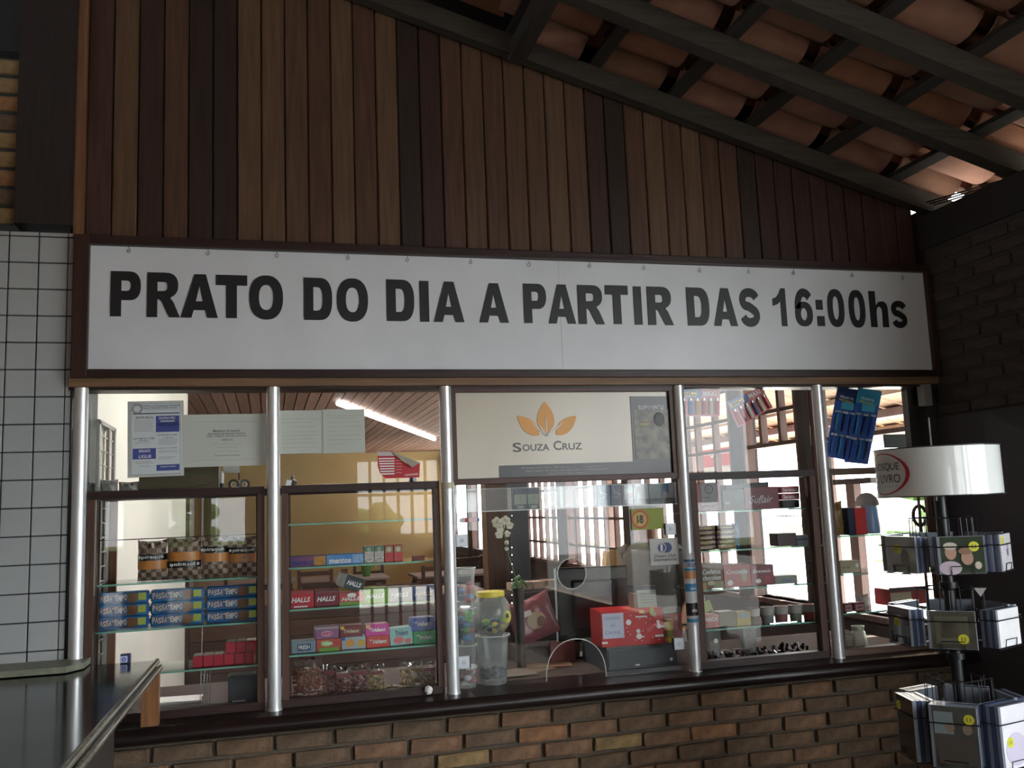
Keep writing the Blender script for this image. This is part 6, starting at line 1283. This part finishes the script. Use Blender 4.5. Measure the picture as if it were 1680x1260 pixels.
for k, (x, y, r_, lb) in enumerate([(.55, 8.0, PI, 'dining chair in front of the table with the plant'), (1.35, 9.2, 0, 'dining chair behind the table with the plant'), (2.0, 7.7, PI, 'dining chair in front of the right-hand table'), (2.7, 8.9, 0, 'dining chair behind the right-hand table'), (1.2, 5.4, PI, 'dining chair in front of the nearer table'), (-.3, 8.3, PI, 'dining chair by the left table'), (2.55, 5.6, PI/2, 'dining chair by the wide barred window')]): chair(x, y, r_, lb)
p = at(601, 948, y=8.5); t = thing('potted_plant', 'small green pot with arching leaves on the far dining table', 'plant', (p.x, 8.5, .7605))
MB().lathe([(.001, 0), (.045, 0), (.075, .14), (.07, .14), (.001, .12)], n=20).build('pot', M('green_pot', (.10, .22, .05), .4), t, smooth=True)
for k in range(6): a = k*1.05; MB().tube([(0, 0, .12), (.06*math.cos(a), .06*math.sin(a), .22), (.14*math.cos(a), .14*math.sin(a), .17), (.17*math.cos(a), .17*math.sin(a), .08)], [.006, .009, .007, .002], 5).build('leaf', GRN, t)
t = thing('napkin_holder', 'small dark napkin holder beside the green pot', 'holder', (p.x-.28, 8.5, .7605)); MB().box(-.04, .04, -.03, .03, 0, .11, bev=.004).build('holder_body', TW, t)
# window in the yellow end wall, left
bwn = struct('window_18', 'small white-framed window in the far wall'); xa, xb = at(334, 850, y=12.35).x, at(357, 850, y=12.35).x
TRE = M('tree_view_glass', (.22, .30, .18), .3, var=.8, vs=9, c2=(.05, .07, .05))
MB().box(xa, xb, 12.33, 12.39, .9, 2.1).build('pane', glassy('far_window_glass', (.9, .95, .92), 1.5, 0), bwn)
for s in ((xa-.03, xa), (xb-.03, xb)): MB().box(s[0], s[1], 12.31, 12.39, .85, 2.12).build('window_frame', WHITE, bwn)
MB().box(-.05, .05, -.05, .05, 0, 2.1).build('hall_post', DARKWZ, bwn, loc=(-.72, 4.9, 0))

# ================================================================== OUTDOORS TO THE RIGHT
LEAF = M('foliage', (.05, .10, .015), .8, var=.6, vs=6)
def bush(x, y, s, lab, h=1.2):
    t = thing('bush', lab, 'bush', (x, y, -.06)); rd = random.Random(int(x*10+y)); b = MB()
    for k in range(26): a = rd.uniform(0, 6.28); r_ = rd.uniform(0, s*.7); b.sphere((r_*math.cos(a), r_*math.sin(a), rd.uniform(.25, .9)*h), rd.uniform(.2, .34)*s, (1, 1, .9), 8, 6, .12)
    b.build('foliage', LEAF, t); MB().cyl((0, 0, 0), (0, 0, h*.5), .05*s, n=8).build('stem', MATS['lath_grey_wood'], t)
bush(12, 8.5, 1.6, 'low green bush on the lawn seen through the doorway-like window', 1.4); bush(13, 5.8, 1.4, 'green bush on the lawn behind the wicker ring', 1.1); bush(16, 14, 2.6, 'tall bush on the lawn beyond the far windows', 3.0); bush(11, 3.2, 1.2, 'small bush near the paving edge', .9)
for k, y in enumerate([1.6, 4.3, 7.2, 10.2]): t = thing('veranda_post', 'brown veranda post %s outside the right wall' % ('nearest the hatch', 'second from the hatch', 'third from the hatch', 'farthest from the hatch')[k], 'post', (5.3, y, -.06)); MB().box(-.06, .06, -.06, .06, 0, 2.30).build('post', WFR, t)
t = thing('veranda_beam', 'brown beam along the veranda posts outside', 'beam', (5.3, 6, 2.26)); MB().box(-.07, .07, -5.8, 6, -.02, .05).build('beam', WFR, t)
hs = thing('house', 'orange-walled house with white windows across the lawn', 'house', (17, 6.3, -.06))
MB().box(-1.5, 1.5, -4, 4, 0, 3.0).build('wall', M('orange_plaster', (.55, .28, .14), .8), hs)
for k in range(4):
    wd = MB().box(-1.56, -1.5, -3.3+1.9*k, -2.2+1.9*k, .9, 2.2).build('window', WHITE, hs); MB().box(-1.58, -1.56, -3.2+1.9*k, -2.3+1.9*k, 1.0, 2.1).build('pane', M('house_pane', (.15, .17, .18), .2), wd)
    MB().box(-1.6, -1.58, -2.77+1.9*k, -2.72+1.9*k, 1.0, 2.1).build('window_bar', WHITE, wd); MB().box(-1.6, -1.58, -3.2+1.9*k, -2.3+1.9*k, 1.52, 1.57).build('window_bar', WHITE, wd)
MB().prism([(-2.2, 2.9), (0, 4.2), (2.2, 2.9)], -4.5, 4.5).build('roof', CLAY[0], hs)
p = at(1180, 757, x=4.6); t = thing('red_cooler', 'red sign box with a white band outside the third barred window', 'sign', (4.6, p.y, p.z))
MB().box(0, .08, -.55, .55, -.16, .14, bev=.01).build('sign_box', M('cooler_red', (.6, .03, .04), .4), t); MB().box(-.004, 0, -.3, .4, -.15, -.05).build('white_band', WHITE, t); MB().lathe([(.02, 0), (.035, 0), (.035, .004), (.02, .004)], n=18).build('round_mark', WHITE, t, loc=(-.002, .15, .08), rot=(0, -PI/2, 0))
MB().cyl((.04, 0, -.16), (.04, 0, -p.z-.06), .03, n=10).build('sign_pole', WHITE, t)

pa, pb_ = at(1366, 796, x=4.2), at(1434, 783, x=4.2)
t = thing('notice_board', 'dark board on a brown post outside, seen above the red box', 'board', (4.2, (pa.y+pb_.y)/2, -.06)); hy = abs(pa.y-pb_.y)/2
MB().box(-.03, .03, -hy, hy, pa.z+.06, pb_.z+.06).build('board', DKW2, t); MB().box(-.03, .03, -.05, .05, 0, pa.z+.06).build('post', WFR, t)
# ================================================================== THE HALL BEHIND THE CAMERA (seen only in the glass)
HB = wood('hall_post_wood', (.08, .045, .03), .6)
wb = struct('wall_rear', 'rear side of the hall behind the camera, with barred openings')
for x0, x1 in ((-3.3, -2.1), (-.3, 1.2), (3.0, 3.3)): MB().box(x0, x1, -9.7, -9.5, 0, 3.4).build('pier', DKW2, wb)
MB().box(-3.3, 3.3, -9.7, -9.5, 2.3, 4.1).build('lintel', DKW2, wb)
MB().box(-2.1, -.3, -9.68, -9.52, 0, 1.2).build('panel', DKW2, wb); MB().box(-2.1, -.3, -9.68, -9.52, 1.85, 2.3).build('panel', DKW2, wb)
for a_, b_ in ((-1.85, -1.3), (-1.0, -.75)): MB().box(a_, b_, -9.68, -9.52, 1.2, 1.85).build('panel', DKW2, wb)
for k in range(9): MB().box(1.2+.2*k, 1.24+.2*k, -9.62, -9.58, 0, 2.3).build('bar', HB, wb)
MB().box(1.2, 3.0, -9.69, -9.63, .5, 1.25).build('panel', DKW2, wb)
for z in (.5, 1.2, 1.8): MB().box(1.2, 3.0, -9.62, -9.58, z, z+.04).build('bar', HB, wb)
for k, y in enumerate([-4.3, -6.95]): MB().box(3.05, 3.2, y-.08, y+.08, 0, 2.95).build('hall_post', HB, wb)
MB().box(3.0, 3.12, -9.6, -1.72, 2.80, 2.92).build('eaves_beam', HB, wb)
MB().box(3.06, 3.14, -7, -1.7, 0, .65).build('low_light_stop', M('dim_plaster', (.25, .2, .15), .8), wb)  # added out of view to keep light from the ground off the roof
MB().box(3.06, 3.14, -9.6, -7, 0, 2.80).build('side_light_stop', M('dim_plaster', (.25, .2, .15), .8), wb)  # added out of view to close off part of the daylight from the right
bush(-1.6, -17, .7, 'bush behind the hall, seen only mirrored in the glass', 2.4); bush(2.4, -18, .9, 'second bush behind the hall, seen only mirrored in the glass', 1.8)

# ------------------------------------------------------------------ tidy: no stray custom helper properties
for o in bpy.data.objects:
    for k in ('_w', '_d', '_h', 'W', 'H'):
        if k in o: del o[k]
